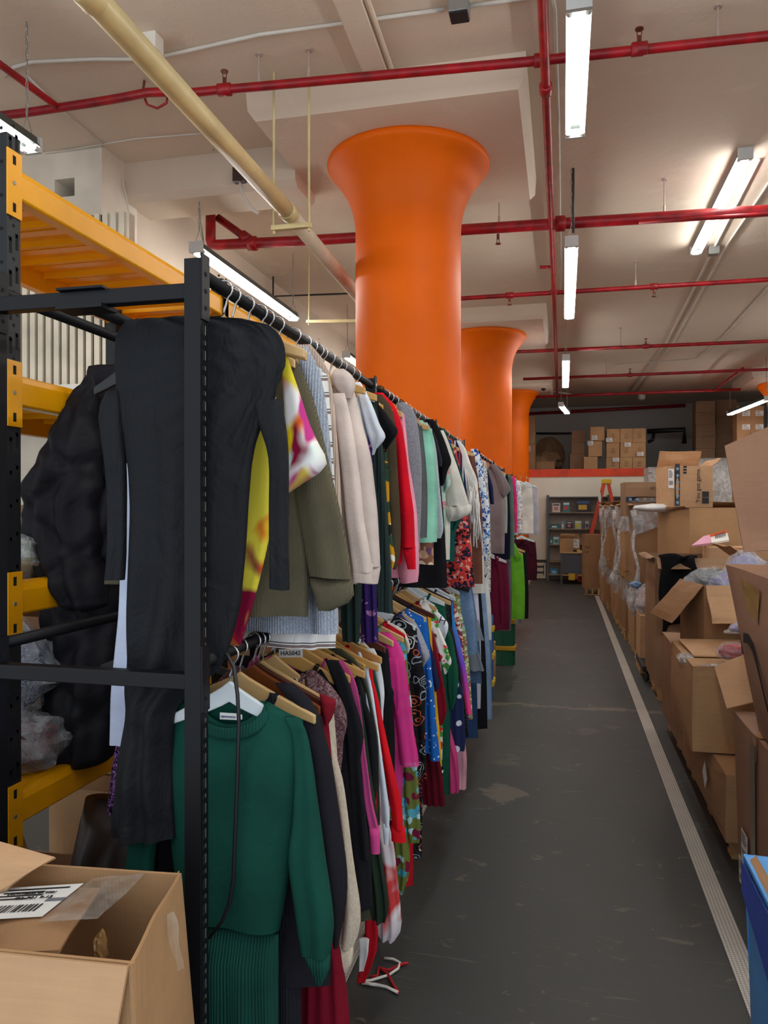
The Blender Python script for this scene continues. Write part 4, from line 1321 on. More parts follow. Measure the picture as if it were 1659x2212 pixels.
garment('sheer_blouse', 'mauve pink sheer blouse with a deep cuff', 'blouse', (186, 72, 130), 2.06, 'B',
        rows=[(1426, 725, 745), (1447, 740, 761), (1478, 755, 775), (1532, 766, 783), (1615, 774, 791), (1738, 786, 809), (1788, 796, 823)],
        cuff=[(1785, 797, 823), (1838, 800, 823)], cuffmat=(206, 74, 140), L=.6, hang='honey')
garment('blouse', 'black blouse with gathered sleeve past the mauve pink one', 'blouse', (25, 26, 30), 2.12, 'B',
        rows=[(1426, 735, 760), (1450, 750, 778), (1500, 766, 788), (1564, 782, 813), (1650, 788, 821), (1720, 788, 817), (1782, 794, 811)], L=.6, hang='honey')
garment('shirt', 'dark olive shirt seen as a narrow edge before the white blouse', 'shirt', (72, 74, 58), 2.17, 'B',
        rows=[(1400, 705, 742), (1420, 750, 776), (1480, 786, 799), (1600, 808, 822), (1782, 814, 823)], L=.78, hang='honey')
garment('blouse', 'white blouse with a long buttoned cuff before the red one', 'blouse', (214, 222, 234), 2.22, 'B',
        rows=[(1408, 770, 782), (1447, 784, 799), (1494, 795, 810), (1611, 812, 826), (1763, 822, 847), (1782, 825, 844)],
        cuff=[(1778, 826, 843), (1824, 829, 841)], L=.6, hang='honey')
garment('blouse', 'bright red blouse with a gathered cuff on the lower rail', 'blouse', (214, 24, 34), 2.28, 'B',
        rows=[(1410, 770, 782), (1426, 782, 795), (1469, 795, 810), (1516, 806, 823), (1627, 822, 845), (1738, 840, 873), (1788, 846, 874)],
        cuff=[(1784, 844, 876), (1818, 845, 879)], L=.62, hang='honey')
garment('tie_dye_trousers', 'red and white tie-dyed trousers ending near the floor', 'trousers', 'watercolour|c03434|b02c30|e4dcdc|3a3466|d8d0d4|c84040', 2.34, 'B',
        brows=[(1500, 690, 780), (1825, 800, 851), (1900, 808, 859), (1960, 812, 865), (2010, 815, 869), (2031, 820, 853)], th=.03, fold=.012, hang='honey')
garment('camisole', 'dark green top showing as a thin edge behind the red blouse', 'top', (22, 70, 54), 2.38, 'B',
        rows=[(1403, 776, 791), (1430, 794, 806), (1500, 812, 824), (1540, 816, 826)], L=.6, hang='honey')
garment('blouse', 'white crinkled short-sleeved top on a pale wooden hanger', 'blouse', (220, 226, 232), 2.43, 'B',
        rows=[(1400, 775, 812), (1425, 800, 823), (1470, 811, 831), (1500, 817, 834), (1530, 821, 832), (1562, 824, 827)], L=.5, hang='wood')
garment('jersey_shirt', 'black top with a pointed flutter sleeve beside the hot pink blouse', 'top', (22, 23, 26), 2.50, 'B',
        rows=[(1470, 828, 838), (1486, 830, 850), (1498, 829, 855), (1516, 828, 850), (1540, 826, 844), (1574, 826, 838)], L=.55, hang='brown')
def ex_flutter(t, Y, zt, sd, m):
    MB_ = MB(); cloth_loft(MB_, secs_px([(1421, 836, 858), (1470, 842, 866), (1510, 850, 864), (1542, 856, 860)], Y - .035, 8), Y - .035, .006, .004, 2, 3, 14)
    MB_.build('flounce', m, t, smooth=True)
garment('sheer_blouse', 'hot pink sheer blouse with a wide open sleeve', 'blouse', 'sheer|e23a92', 2.64, 'B',
        rows=[(1366, 812, 845), (1382, 824, 862), (1412, 832, 876), (1516, 845, 889), (1580, 856, 897), (1642, 862, 909), (1651, 865, 908)], L=.62, extra=ex_flutter, hang='wood')
GF = 'floral|6c7838|4aa0b8|b8dce0|5ab0c4|9accd4|7a1c3c'
def ex_gf(t, Y, zt, sd, m):
    MB_ = MB(); cloth_loft(MB_, secs_px([(1480, 820, 850), (1560, 826, 860), (1700, 846, 874), (1850, 856, 886), (1912, 856, 891), (1925, 858, 872)], Y, 12), Y - .01, .03, .010, 2, 3, 20)
    MB_.build('skirt', m, t, smooth=True)
garment('floral_dress', 'long green dress with big blue and maroon flowers', 'dress', GF, 2.72, 'B',
        rows=[(1400, 862, 878), (1500, 872, 890), (1640, 872, 902), (1700, 872, 907), (1792, 878, 912), (1820, 884, 908)], L=.7, extra=ex_gf, hang='wood')
garment('dress', 'red dress hem peeping below the green flowered dress', 'dress', (200, 26, 40), 2.80, 'B', L=.98, sw=.16, flare=.03, hang='honey')
garment('t_shirt', 'white short-sleeved top right before the paisley dress', 't-shirt', (232, 230, 226), 2.86, 'B',
        rows=[(1345, 825, 850), (1360, 845, 876), (1385, 865, 887), (1400, 870, 889), (1413, 873, 884)], L=.55, hang='wood')
garment('paisley_dress', 'black dress with an orange and grey paisley print', 'dress', 'paisley|18181c|b8583a|8a94a0|d8d4cc|6a2c30|9aa6b0', 2.98, 'B',
        rows=[(1380, 880, 892), (1402, 880, 909), (1440, 882, 917), (1478, 890, 925), (1540, 897, 920), (1600, 901, 922), (1682, 911, 924)], L=.95, hang='white')
garment('t_shirt', 'indigo blue tee on a brown hanger past the paisley dress', 't-shirt', (52, 66, 124), 3.07, 'B',
        rows=[(1343, 868, 885), (1360, 880, 899), (1395, 890, 911), (1440, 900, 915)], L=.5, hang='brown')
garment('jacket', 'grey tweed jacket with a cropped sleeve on the lower rail', 'jacket', 'heather|80828e|b4b6c0', 3.14, 'B',
        rows=[(1323, 842, 870), (1338, 860, 896), (1362, 880, 910), (1400, 895, 926), (1420, 905, 933), (1437, 910, 918)], L=.5, hang='wood')
garment('dress', 'bright blue dress scattered with white stars', 'dress', 'stars|1c62b8|e4ecf4', 3.22, 'B',
        rows=[(1400, 905, 925), (1430, 914, 931), (1466, 918, 938), (1554, 922, 944), (1642, 926, 953)], L=.62, hang='wood')
garment('t_shirt', 'plain navy tee half hidden before the maroon cardigan', 't-shirt', (30, 36, 74), 3.30, 'B',
        rows=[(1370, 915, 925), (1420, 925, 941), (1470, 932, 951), (1486, 937, 953), (1491, 938, 945)], L=.55, hang='black')
garment('skirt', 'deep maroon skirt hem below the mustard yellow cuff', 'skirt', (92, 14, 30), 3.34, 'B', brows=[(1450, 850, 900), (1640, 905, 950), (1690, 910, 958), (1738, 915, 961)], th=.03, hang='brown')
garment('blouse', 'hot pink hem hanging below the forest green top', 'blouse', (206, 66, 128), 3.82, 'B', brows=[(1450, 890, 940), (1630, 945, 988), (1680, 955, 992), (1708, 958, 992)], th=.025, hang='wood')
def ex_band(t, Y, zt, sd, m):
    for py, c in ((1657, (22, 22, 24)), (1663, (238, 236, 230)), (1669, (22, 22, 24))):
        MB_ = MB(); cloth_loft(MB_, secs_px([(py - 3, 930, 958), (py + 3, 930, 958)], Y, 2), Y - .006, .034, .001, 1, 4, 18, grow=False)
        MB_.build('cuff_stripe', fabric(c), t, smooth=True)
garment('hoodie', 'mustard yellow hoodie with black and white striped cuff', 'hoodie', (226, 172, 36), 3.37, 'B',
        rows=[(1355, 908, 920), (1385, 920, 935), (1410, 926, 938), (1550, 932, 949), (1630, 933, 956), (1684, 932, 957)], L=.8, extra=ex_band, hang='wood')
garment('maroon_cardigan', 'maroon open-knit cardigan with a long sleeve', 'cardigan', 'knit|7c1428', 3.45, 'B',
        rows=[(1302, 858, 880), (1316, 868, 900), (1340, 890, 927), (1374, 915, 941), (1440, 930, 954), (1483, 938, 963), (1540, 945, 969), (1568, 946, 957)], L=.9, hang='honey')
garment('t_shirt', 'white tee printed with red and green flowers', 't-shirt', 'floral|eeece6|eeece6|d8383c|4c9a44|6a5c3a|eeece6', 3.56, 'B',
        rows=[(1350, 930, 948), (1390, 940, 966), (1430, 952, 979), (1442, 955, 972), (1454, 958, 966)], L=.85, hang='wood')
garment('t_shirt', 'plain white tee with letters on its sleeve', 't-shirt', (222, 230, 244), 3.66, 'B',
        rows=[(1300, 890, 912), (1313, 900, 938), (1330, 925, 957), (1346, 940, 971), (1362, 948, 970), (1379, 955, 963)], L=.95, hang='white',
        extra=lambda t, Y, zt, sd, m: text('lettering', 'H', .05, P(956, 1341, Y=Y - .04), (1, 0, -.35), (.35, 0, 1), M_INK, t))
garment('long_sleeved_shirt', 'dark forest green top with a long sleeve', 'top', (24, 84, 64), 3.78, 'B',
        rows=[(1325, 938, 955), (1377, 953, 980), (1453, 965, 993), (1500, 967, 990), (1529, 971, 981)], L=1.0, hang='white')
garment('skirt', 'navy skirt with large white dots', 'skirt', 'dots|242c54|dfe4ec', 3.88, 'B', brows=[(1400, 905, 960), (1486, 945, 1000), (1540, 950, 1003), (1600, 952, 1006), (1619, 955, 1004)], th=.03, hang='black')
garment('sequin_dress', 'black glittery long-sleeved dress before the rainbow sleeve', 'dress', 'sequin|17171b|8a6a70', 3.97, 'B',
        rows=[(1322, 946, 965), (1360, 960, 981), (1428, 980, 993), (1516, 992, 1006), (1590, 996, 1014)], L=1.0, hang='white')
garment('shirt', 'pale pink shirt hem low on the rack near the dotted skirt', 'shirt', (232, 172, 184), 4.03, 'B', brows=[(1420, 900, 950), (1560, 945, 1000), (1640, 955, 1009), (1702, 958, 1007)], th=.025, hang='white')
garment('ombre_dress', 'blue to violet to pink ombre long-sleeved dress', 'dress', 'ombre|ff4a8a|ff4a9a|7a4ad0|2a8ad8|1c5ca8', 4.10, 'B',
        rows=[(1307, 944, 960), (1320, 956, 977), (1352, 968, 987), (1397, 979, 998), (1453, 994, 1010), (1542, 1006, 1021)], L=.9, hang='white')
garment('blouse', 'dark red blouse with dense tiny flowers', 'blouse', 'ditsy|8a3038|d8d4d0|c89a90|4a5a78|e0c4a0', 4.2, 'B',
        rows=[(1284, 942, 962), (1300, 956, 981), (1330, 975, 993), (1370, 985, 1001), (1420, 994, 1006)], L=.7, hang='brown')
garment('dress', 'light olive dress with small turquoise flowers', 'dress', 'ditsy|8a9458|7ab4b0|d8e0c0|a04a50|cfd8b0', 4.3, 'B',
        rows=[(1288, 962, 985), (1321, 978, 998), (1365, 990, 1008), (1453, 1002, 1017), (1554, 1010, 1023)], L=.98, hang='white')
def ex_clip(t, Y, zt, sd, m):
    for s in (-.12, .12):
        MB().box(RX + s - .014, RX + s + .014, Y - .018, Y + .018, zt - .03, zt + .02).build('clip', M_CHROME, t, bevel=.003)
def lower(name, label, cat, mat, Y, L, sw=.19, flare=.03, **kw):
    return garment(name, label, cat, mat, Y, 'B', L=L, sw=sw, flare=flare, nd=.012, collar=False, hang='black', **kw)
lower('denim_shorts', 'faded denim shorts with frayed waistband held by clips', 'shorts', 'denim|6a86a8', 4.46, .42, .21, .04, extra=ex_clip)
garment('tulle_skirt', 'denim skirt with grey tulle ruffle tiers', 'skirt', 'denim|4a6080', 4.6, 'B', L=.62, sw=.2, flare=.06, nd=.01, collar=False, hang='black',
        extra=lambda t, Y, zt, sd, m: [(lambda mb: (cloth_loft(mb, [(zt - z0 - .12 * k / 4, RX - .24 - .035 * k / 4, RX + .24 + .035 * k / 4) for k in range(5)], Y, .06, .03, 5, sd + z0, 40, grow=False), mb.build('ruffle', fabric('sheer|8a929c'), t, smooth=True)))(MB()) for z0 in (.24, .42)])
lower('jeans', 'dark blue frayed jeans beneath the tulle skirt', 'jeans', 'denim|2c4468', 4.75, 1.0, .17, .05)
lower('trousers', 'lilac white trousers behind the tulle skirt', 'trousers', (214, 216, 236), 4.9, .85, .2, .02)
lower('jeans', 'black trousers hanging behind the lilac ones', 'trousers', (24, 25, 30), 5.05, 1.02, .2, .05)
lower('jeans', 'light blue flared jeans at the end of the lower rail', 'jeans', 'denim|7c98ba', 5.3, 1.02, .2, .06)
lower('shorts', 'white denim shorts hanging by clips near the end of the rail', 'shorts', (216, 220, 224), 5.45, .5, .21, .03, extra=ex_clip)
lower('jeans', 'mid blue jeans hanging last on the nearest rack', 'jeans', 'denim|54709a', 5.58, .95, .21, .02)
# rear rack, lower rail
garment('long_sleeved_shirt', 'plum maroon long-sleeved top facing the aisle on the rear rack', 'top', (104, 28, 58), 6.95, 'B', cx=-.66, L=.66, sw=.17, neck=.10,
        rows=[(1200, 1066, 1076), (1215, 1070, 1083), (1260, 1074, 1088), (1320, 1077, 1091), (1346, 1079, 1090)], hang='white')
lower('trousers', 'grey trousers behind the plum maroon top', 'trousers', (96, 98, 104), 7.5, .75, .24, .0)
garment('t_shirt', 'lime green tee on the rear rack', 't-shirt', (112, 186, 50), 8.3, 'B', cx=-.62, L=.75, sw=.20,
        rows=[(1172, 1098, 1112), (1186, 1104, 1120), (1204, 1110, 1126), (1212, 1114, 1122)], hang='wood')
garment('t_shirt', 'black tee behind the lime green one', 't-shirt', (28, 30, 34), 8.7, 'B', cx=-.62, L=.8, sw=.22, hang='wood')
lower('jeans', 'washed blue jeans farthest along the rear rack', 'jeans', 'denim|6a7a90', 9.3, .95, .22, .02)

# ================================================================ CLOTHES ON THE OTHER RAILS OF THE NEAREST RACK
def puffy():
    Y = 2.08
    m = fabric('puffer|1f1e23')
    c = RXL
    t = thing('puffer_coat', 'long black puffer coat hanging on the rail beside the shelving', 'coat', (c, Y, 2.08), 'clothes on the inner rails')
    def lf(rows, th, y, nm, puff=.10, n=26, seam=0):
        secs = secs_px(rows, y, n)
        if seam:
            secs = [(z, a - .011 * (abs(math.sin(z * seam)) - .5), b + .011 * (abs(math.sin(z * seam)) - .5)) for z, a, b in secs]
        def quilt(x, z):
            a, b = abs(math.sin((z + .8 * x) * 13)), abs(math.sin((z - .8 * x) * 13))
            return -.016 * min(1, 2.2 * min(a, b)) + .010 * noise.noise(Vector((x * 16, seam, z * 10)))
        mb = MB(); cloth_loft(mb, secs, y, th, .012, 1.6, 4, 60, puff, disp=quilt)
        mb.build(nm, m, t, smooth=True)
    lf([(792, 200, 300), (815, 188, 310), (860, 192, 315), (1000, 190, 310), (1200, 150, 300), (1254, 108, 268), (1295, 104, 266), (1377, 113, 263), (1485, 114, 256), (1605, 119, 251), (1640, 125, 241), (1661, 130, 168)], .08, Y, 'body', .06, 80)
    lf([(812, 190, 208), (844, 168, 210), (888, 137, 211), (964, 115, 213), (1024, 87, 216), (1059, 62, 217), (1132, 65, 218), (1179, 79, 219), (1238, 104, 223), (1282, 120, 231), (1308, 135, 232), (1317, 165, 200)], .075, Y - .09, 'sleeve', .10, 80, 24)
    hanger('long black puffer coat', Y, RT - .005, 'black', c)
puffy()
def inner(name, label, cat, mat, Y, brows, x, rail, th=.02, hang='white', span=.2):
    m = fabric(mat)
    t = thing(name, label, cat, (x, Y, rail - .12), 'clothes on the inner rails')
    mb = MB(); cloth_loft(mb, secs_px(brows, Y, 24), Y, th, .008, 1.6, Y * 3, 22)
    mb.build('body', m, t, smooth=True)
    hanger(label.split(',')[0].split(' hanging')[0].split(' behind')[0].split(' below')[0], Y, rail, hang, x, span)
inner('shirt', 'long white shirt hanging behind the black jersey dress', 'shirt', (206, 218, 246), 1.66, [(1000, 266, 400), (1060, 262, 400), (1250, 263, 380), (1340, 257, 370), (1450, 247, 365), (1510, 242, 350), (1608, 240, 330)], RXM, 2.14, hang='black', span=.11)
inner('print_leggings', 'black and violet splash-print leggings behind the green sweater sleeve', 'leggings', 'splash|141218|b078c8|14101a', 1.95, [(1560, 262, 330), (1640, 246, 320), (1750, 233, 310), (1850, 225, 300), (1935, 217, 295)], RXL + .14, RB + .02, hang='black')
# loose belt over the foremost hanger, the dangling strings and the little ties
q = [P(452, 1402, Y=1.55), P(470, 1400, Y=1.53), P(492, 1415, Y=1.515), P(505, 1440, Y=1.51), P(513, 1500, Y=1.505), P(516, 1560, Y=1.505), P(512, 1700, Y=1.505), P(508, 1800, Y=1.505), P(504, 1900, Y=1.505), P(496, 1950, Y=1.505), P(480, 1990, Y=1.505), P(452, 2025, Y=1.51)]
tag(MB().tube(q, .0042, 8).build('belt', solid((28, 28, 30), .4), smooth=True), 'thin black belt looped over the rail down the green sweater dress', 'belt')
def cord(label, pts, c, r=.0035):
    tag(MB().tube(pts, r, 6).build('tie_string', solid(c, .8), smooth=True), label, 'string', 'loose tie strings')
F = lambda l: [P(x, y, Z=.006 + .004 * (i % 2)) for i, (x, y) in enumerate(l)]
cord('white string curling up in an arc on the floor', F([(775, 2120), (800, 2118), (840, 2106), (860, 2092), (864, 2080), (850, 2072), (830, 2070)]), (232, 228, 220), .005)
cord('white string lying straightest toward the aisle', F([(782, 2124), (810, 2126), (835, 2132), (860, 2144)]), (232, 228, 220), .005)
cord('short white string between the two longer ones', F([(778, 2118), (800, 2126), (822, 2129)]), (232, 228, 220), .005)
cord('red string crossing the white ones on the floor', F([(798, 2110), (815, 2108), (818, 2090), (840, 2096), (870, 2082), (882, 2080)]), (190, 24, 34), .005)
cord('red string trailing down beside the white ones', F([(820, 2092), (838, 2104), (850, 2128), (862, 2144)]), (190, 24, 34), .005)
t = thing('halter_dress', 'red and white halter dress hanging to the floor above the strings', 'dress', (RX, 2.2, 1.2), 'clothes on the lower rail')
for nm, rows, c, dy in (('body', [(1700, 760, 790), (1850, 770, 802), (1960, 790, 812), (2010, 792, 820), (2060, 782, 816), (2120, 772, 788)], (186, 22, 36), 0), ('panel', [(2015, 780, 803), (2050, 782, 800), (2085, 781, 790)], (226, 222, 220), -.03)):
    mb = MB(); cloth_loft(mb, secs_px(rows, 2.2, 12), 2.2 + dy, .02, .008, 1.5, 4, 18)
    mb.build(nm, fabric(c), t, smooth=True)
hanger('red and white halter dress', 2.2 + .02, RB, 'honey', RX)
garment('sweatpants', 'dark green velvet trousers below the mauve pink blouse', 'trousers', (38, 52, 40), 2.10, 'B', brows=[(1500, 700, 780), (1850, 790, 826), (1930, 798, 838), (1965, 800, 842), (1990, 806, 832)], hang='honey', th=.025)
garment('hoodie', 'deep purple hoodie with pink print below the cable-knit cardigan', 'hoodie', 'ditsy|33205c|33205c|33205c|9a6a94|33205c', 2.24, 'T', brows=[(900, 740, 800), (1260, 775, 812), (1330, 780, 815), (1388, 782, 817)], th=.03, hang='honey')
garment('cardigan', 'dark green ribbed cardigan panel beside the purple hoodie', 'cardigan', 'rib|24332f', 2.12, 'T', brows=[(900, 700, 770), (1260, 735, 780), (1330, 738, 778), (1388, 742, 776)], th=.03, hang='honey')
# ================================================================ CARTONS AND PALLETS
def carton8(name, label, B, T, mat, flaps=(), open_=False, cat='box', group=None, bulge=.012, tape=True, th=.006, seed=None, n=6):
    """B, T: bottom and top corners, counter-clockwise from front-left"""
    B, T = [Vector(p) for p in B], [Vector(p) for p in T]
    seed = R.uniform(0, 50) if seed is None else seed
    c = sum(B, Vector()) / 4
    t = thing(name, label, cat, c, group)
    mb = MB()
    for i in range(4):
        j = (i + 1) % 4
        mb.quad(B[i], B[j], T[j], T[i], th, n, bulge, .006, seed + i)
    mb.quad(B[0], B[3], B[2], B[1], th, 2)
    if not open_:
        m0, m1 = (T[0] + T[3]) / 2, (T[1] + T[2]) / 2
        up = Vector((0, 0, .002))
        g = (T[3] - T[0]).normalized() * .002
        mb.quad(T[0], T[1], m1 - g + up, m0 - g + up, th, 4, .004, .004, seed + 7)
        mb.quad(m0 + g + up, m1 + g + up, T[2], T[3], th, 4, .004, .004, seed + 8)
    mb.build('body', mat, t)
    if tape and not open_:
        m0, m1 = (T[0] + T[3]) / 2, (T[1] + T[2]) / 2
        w = (T[3] - T[0]).normalized() * .028
        up = Vector((0, 0, .010))
        mb = MB().quad(m0 - w + up, m1 - w + up, m1 + w + up, m0 + w + up, .0008, 4, .004, .002, seed)
        for m_, o_ in ((m0, (m0 - m1)), (m1, (m1 - m0))):
            o_ = o_.normalized() * .012
            d = Vector((0, 0, -.09))
            mb.quad(m_ - w + o_ + up * .5, m_ - w + o_ + d, m_ + w + o_ + d, m_ + w + o_ + up * .5, .0008, 1)
        mb.build('packing_tape', M_TAPE, t)
    ids = {'f': (0, 1), 'r': (1, 2), 'b': (2, 3), 'l': (3, 0)}
    ctr = sum(T, Vector()) / 4
    for k, fl in enumerate(flaps):
        side, ang, ln = fl[:3]
        skew = fl[3] if len(fl) > 3 else 0.0
        i, j = ids[side]
        a, b = T[i], T[j]
        e = (b - a).normalized()
        nin = (ctr - (a + b) / 2)
        nin = (nin - e * nin.dot(e))
        nin.z = 0
        nin.normalize()
        d = (nin * math.cos(math.radians(ang)) + Vector((0, 0, 1)) * math.sin(math.radians(ang))) * ln
        ins = e * .008
        a2, b2 = a + d + ins + e * skew, b + d - ins + e * skew
        MB().quad(a + ins, b - ins, b2, a2, .006, 7, .02 * (1 if k % 2 else -1), .018, seed + 11 + k).build('flap', fl[4] if len(fl) > 4 else mat, t)
    return t

def carton(name, label, x, y, z, w, d, h, yaw, mat, taper=1.0, **kw):
    M = Matrix.Translation((x, y, z)) @ Matrix.Rotation(math.radians(yaw), 4, 'Z')
    B = [M @ Vector(p) for p in ((-w / 2, -d / 2, 0), (w / 2, -d / 2, 0), (w / 2, d / 2, 0), (-w / 2, d / 2, 0))]
    T = [M @ Vector((p[0] * taper, p[1] * taper, h)) for p in ((-w / 2, -d / 2), (w / 2, -d / 2), (w / 2, d / 2), (-w / 2, d / 2))]
    t = carton8(name, label, B, T, mat, **kw)
    return t, M

def sticker(t, o, xd, yd, w, h, mats, bars=True, name='shipping_label', label=None, block=None):
    """flat paper label with printed rows and a barcode"""
    xd, yd = Vector(xd).normalized(), Vector(yd).normalized()
    nn = xd.cross(yd)
    o = Vector(o)
    q = lambda u0, u1, v0, v1, k: [o + xd * (u * w) + yd * (v * h) + nn * (.0012 * k) for u, v in ((u0, v0), (u1, v0), (u1, v1), (u0, v1))]
    mb = MB().add(q(-.5, .5, -.5, .5, 1), [(0, 1, 2, 3)], 0)
    if bars:
        for k in range(4):
            mb.add(q(-.4, R.uniform(.0, .4), .36 - k * .10, .40 - k * .10, 2), [(0, 1, 2, 3)], 1)
        u = -.4
        while u < .3:
            bw = R.uniform(.008, .03)
            mb.add(q(u, u + bw, -.34, -.12, 2), [(0, 1, 2, 3)], 1)
            u += bw + R.uniform(.01, .03)
    if block:
        mb.add(q(*block, 1.6), [(0, 1, 2, 3)], 2)
    s = mb.build(name, mats, t)
    if label: s['label'] = label
    return s

M_PALLET = paint('pallet_wood', (186, 146, 96), .8, var=.15, scale=9)
def pallet(label, x0, x1, y0, y1, z=0.0, h=.125):
    t = thing('wooden_pallet', label, 'pallet', ((x0 + x1) / 2, (y0 + y1) / 2, z), 'wooden pallets under the boxes')
    mb = MB()
    n = 7
    for k in range(n):
        a = y0 + (y1 - y0) * (k + .04) / n
        b = y0 + (y1 - y0) * (k + .86) / n
        mb.box(x0, x1, a, b, z + h - .018, z + h)
    mb.build('deck', M_PALLET, t)
    for x in (x0 + .03, (x0 + x1) / 2, x1 - .03):
        MB().box(x - .02, x + .02, y0, y1, z + .018, z + h - .018).build('stringer', M_PALLET, t)
    mb = MB()
    for y in (y0 + .05, (y0 + y1) / 2, y1 - .05):
        mb.box(x0, x1, y - .05, y + .05, z, z + .018)
    mb.build('base', M_PALLET, t)
    return t

def crumple(mb, c, r, sq=(1, 1, 1), seed=0.0, amp=.35, n=14, m=9, mi=0, yaw=0):
    vs, fs = [], []
    for j in range(m + 1):
        th = PI * j / m
        for i in range(n):
            ph = 2 * PI * i / n
            d = Vector((math.sin(th) * math.cos(ph), math.sin(th) * math.sin(ph), math.cos(th)))
            k = 1 + amp * noise.noise(d * 2.1 + Vector((seed, seed * 2, 0))) + amp * .4 * noise.noise(d * 6 + Vector((seed, 0, 5)))
            v = Vector((d.x * r * sq[0] * k, d.y * r * sq[1] * k, d.z * r * sq[2] * k))
            v.rotate(Matrix.Rotation(yaw, 3, 'Z'))
            vs.append(Vector(c) + v)
    for j in range(m):
        for i in range(n):
            fs.append((j * n + i, (j + 1) * n + i, (j + 1) * n + (i + 1) % n, j * n + (i + 1) % n))
    return mb.add(vs, fs, mi)

def bagged(label, c, r, sq, col, seed, yaw=0, group='bagged clothes', name='bagged_garment', wrap=1.06):
    t = thing(name, label, 'bagged clothes', (c[0], c[1], c[2] - r * sq[2]), group)
    mb = MB(); crumple(mb, c, r, sq, seed, .22, 18, 12, yaw=yaw)
    mb.build('folded_garment', fabric(col), t, smooth=True)
    mb = MB(); crumple(mb, c, r * wrap, (sq[0] * 1.05, sq[1] * 1.05, sq[2] * 1.12), seed, .34, 22, 14, yaw=yaw)
    mb.build('plastic_bag', M_WRAP, t, smooth=False)
    return t

# ---------------------------------------------------------------- boxes at the left front corner
C0, C1, C2, C3, C4 = CARD
a, b = P(287, 2083, Y=1.02), P(388, 1912, Y=1.31)
zt = (a.z + b.z) / 2
TT = [(-1.20, .98, a.z), (a.x, a.y, a.z), (b.x, b.y, zt + .008), (-1.20, 1.30, zt - .01)]
BB = [(-1.18, 1.0, .02), (a.x + .05, 1.02, .02), (b.x + .075, 1.36, .02), (-1.18, 1.36, .02)]
t = carton8('open_carton', 'big open brown carton in front of the rack with its near flap folded out', BB, TT, C0, open_=True, bulge=.01, n=10)
fa, fb = Vector(TT[0]), Vector(TT[1])
MB().quad(fa + Vector((0, -.003, 0)), fb + Vector((-.004, -.003, 0)), fb + Vector((-.035, -.075, -.34)), fa + Vector((0, -.075, -.34)), .006, 12, .004, .003, 3).build('flap', C4, t)
# raised far corner of the carton, creased with split tape
pk = P(384, 1897, Y=1.32)
MB().quad(TT[2], P(330, 1925, Y=1.335), P(352, 1908, Y=1.335), pk, .005, 6, .004, .003, 5).build('flap', C0, t)
for k, (x0, y0, x1, y1) in enumerate(((338, 1975, 366, 2050), (352, 1985, 362, 2090), (345, 1990, 372, 2030), (362, 2040, 366, 2100))):
    p, q = P(x0, y0, Y=1.22), P(x1, y1, Y=1.16)
    p.x, q.x = TT[1][0] + .018 + .004 * k, TT[1][0] + .026 + .004 * k
mb = MB().quad(P(338, 1972, Y=1.20) + Vector((.02, 0, 0)), P(352, 1966, Y=1.22) + Vector((.02, 0, 0)), P(370, 2090, Y=1.17) + Vector((.02, 0, 0)), P(360, 2095, Y=1.16) + Vector((.02, 0, 0)), .0006, 6, 0, .01, 4)
mb.build('packing_tape', M_FILM, t)
mb = MB(); crumple(mb, P(215, 2055, Y=1.2), .022, (.6, .5, 1.5), 5, .4)
mb.build('tape_scrap', M_TAPE, t)
t = thing('cardboard_sheet', 'loose cardboard flap with a shipping label lying over the open carton', 'cardboard', tuple(P(60, 1985, Y=1.12)))
c4 = [P(-60, 2062, Y=1.03), P(128, 2052, Y=1.05), P(216, 1918, Y=1.28), P(-30, 1925, Y=1.28)]
MB().quad(*c4, .006, 10, .012, .008, 2).build('sheet', C1, t)
u = (c4[1] - c4[0]).normalized(); v = (c4[3] - c4[0]); v = (v - u * v.dot(u)).normalized()
nn_ = u.cross(v).normalized()
o = (c4[0] + c4[1] + c4[2] + c4[3]) / 4 - u * .03 + nn_ * .016 + v * .03
lb = sticker(t, o, u, v, .155, .145, [M_LABEL, M_INK, solid((120, 120, 130), .6)], block=(.28, .5, -.05, .05), label='white shipping label with barcode')
text('lettering', 'LOS ANGELES CA 90021', .009, o + v * .03 + nn_ * .004, u, v, M_INK, lb)
text('lettering', 'CA 901 9-12', .014, o + v * .008 + nn_ * .004 + u * .015, u, v, M_INK, lb)
sticker(t, o - v * .145 - u * .03 + nn_ * .004, u, v, .10, .05, [M_LABEL, M_INK], True, 'round_label')
MB().quad(o + u * .085 - v * .10 + nn_ * .004, o + u * .19 - v * .10 + nn_ * .004, o + u * .19 + v * .09 + nn_ * .004, o + u * .085 + v * .09 + nn_ * .004, .0006, 8, .003, .006, 8).build('clear_tape', M_FILM, t)
q0 = Vector((-1.26, 0, P(12, 1650, Y=1.35).z))
t, M = carton('open_carton', 'carton at the left frame edge with a torn flap jutting out', q0.x - .25, 1.25, .0, .5, .24, q0.z, 0, C1, open_=True, tape=False)
c4 = [P(-40, 1935, Y=1.22), P(0, 1922, Y=1.22), P(118, 1851, Y=1.30), P(0, 1812, Y=1.30), ]
MB().quad(P(-60, 1950, Y=1.2), P(10, 1918, Y=1.22), P(118, 1851, Y=1.27), P(-60, 1800, Y=1.27), .006, 8, .006, .006, 3).build('flap', C4, t)
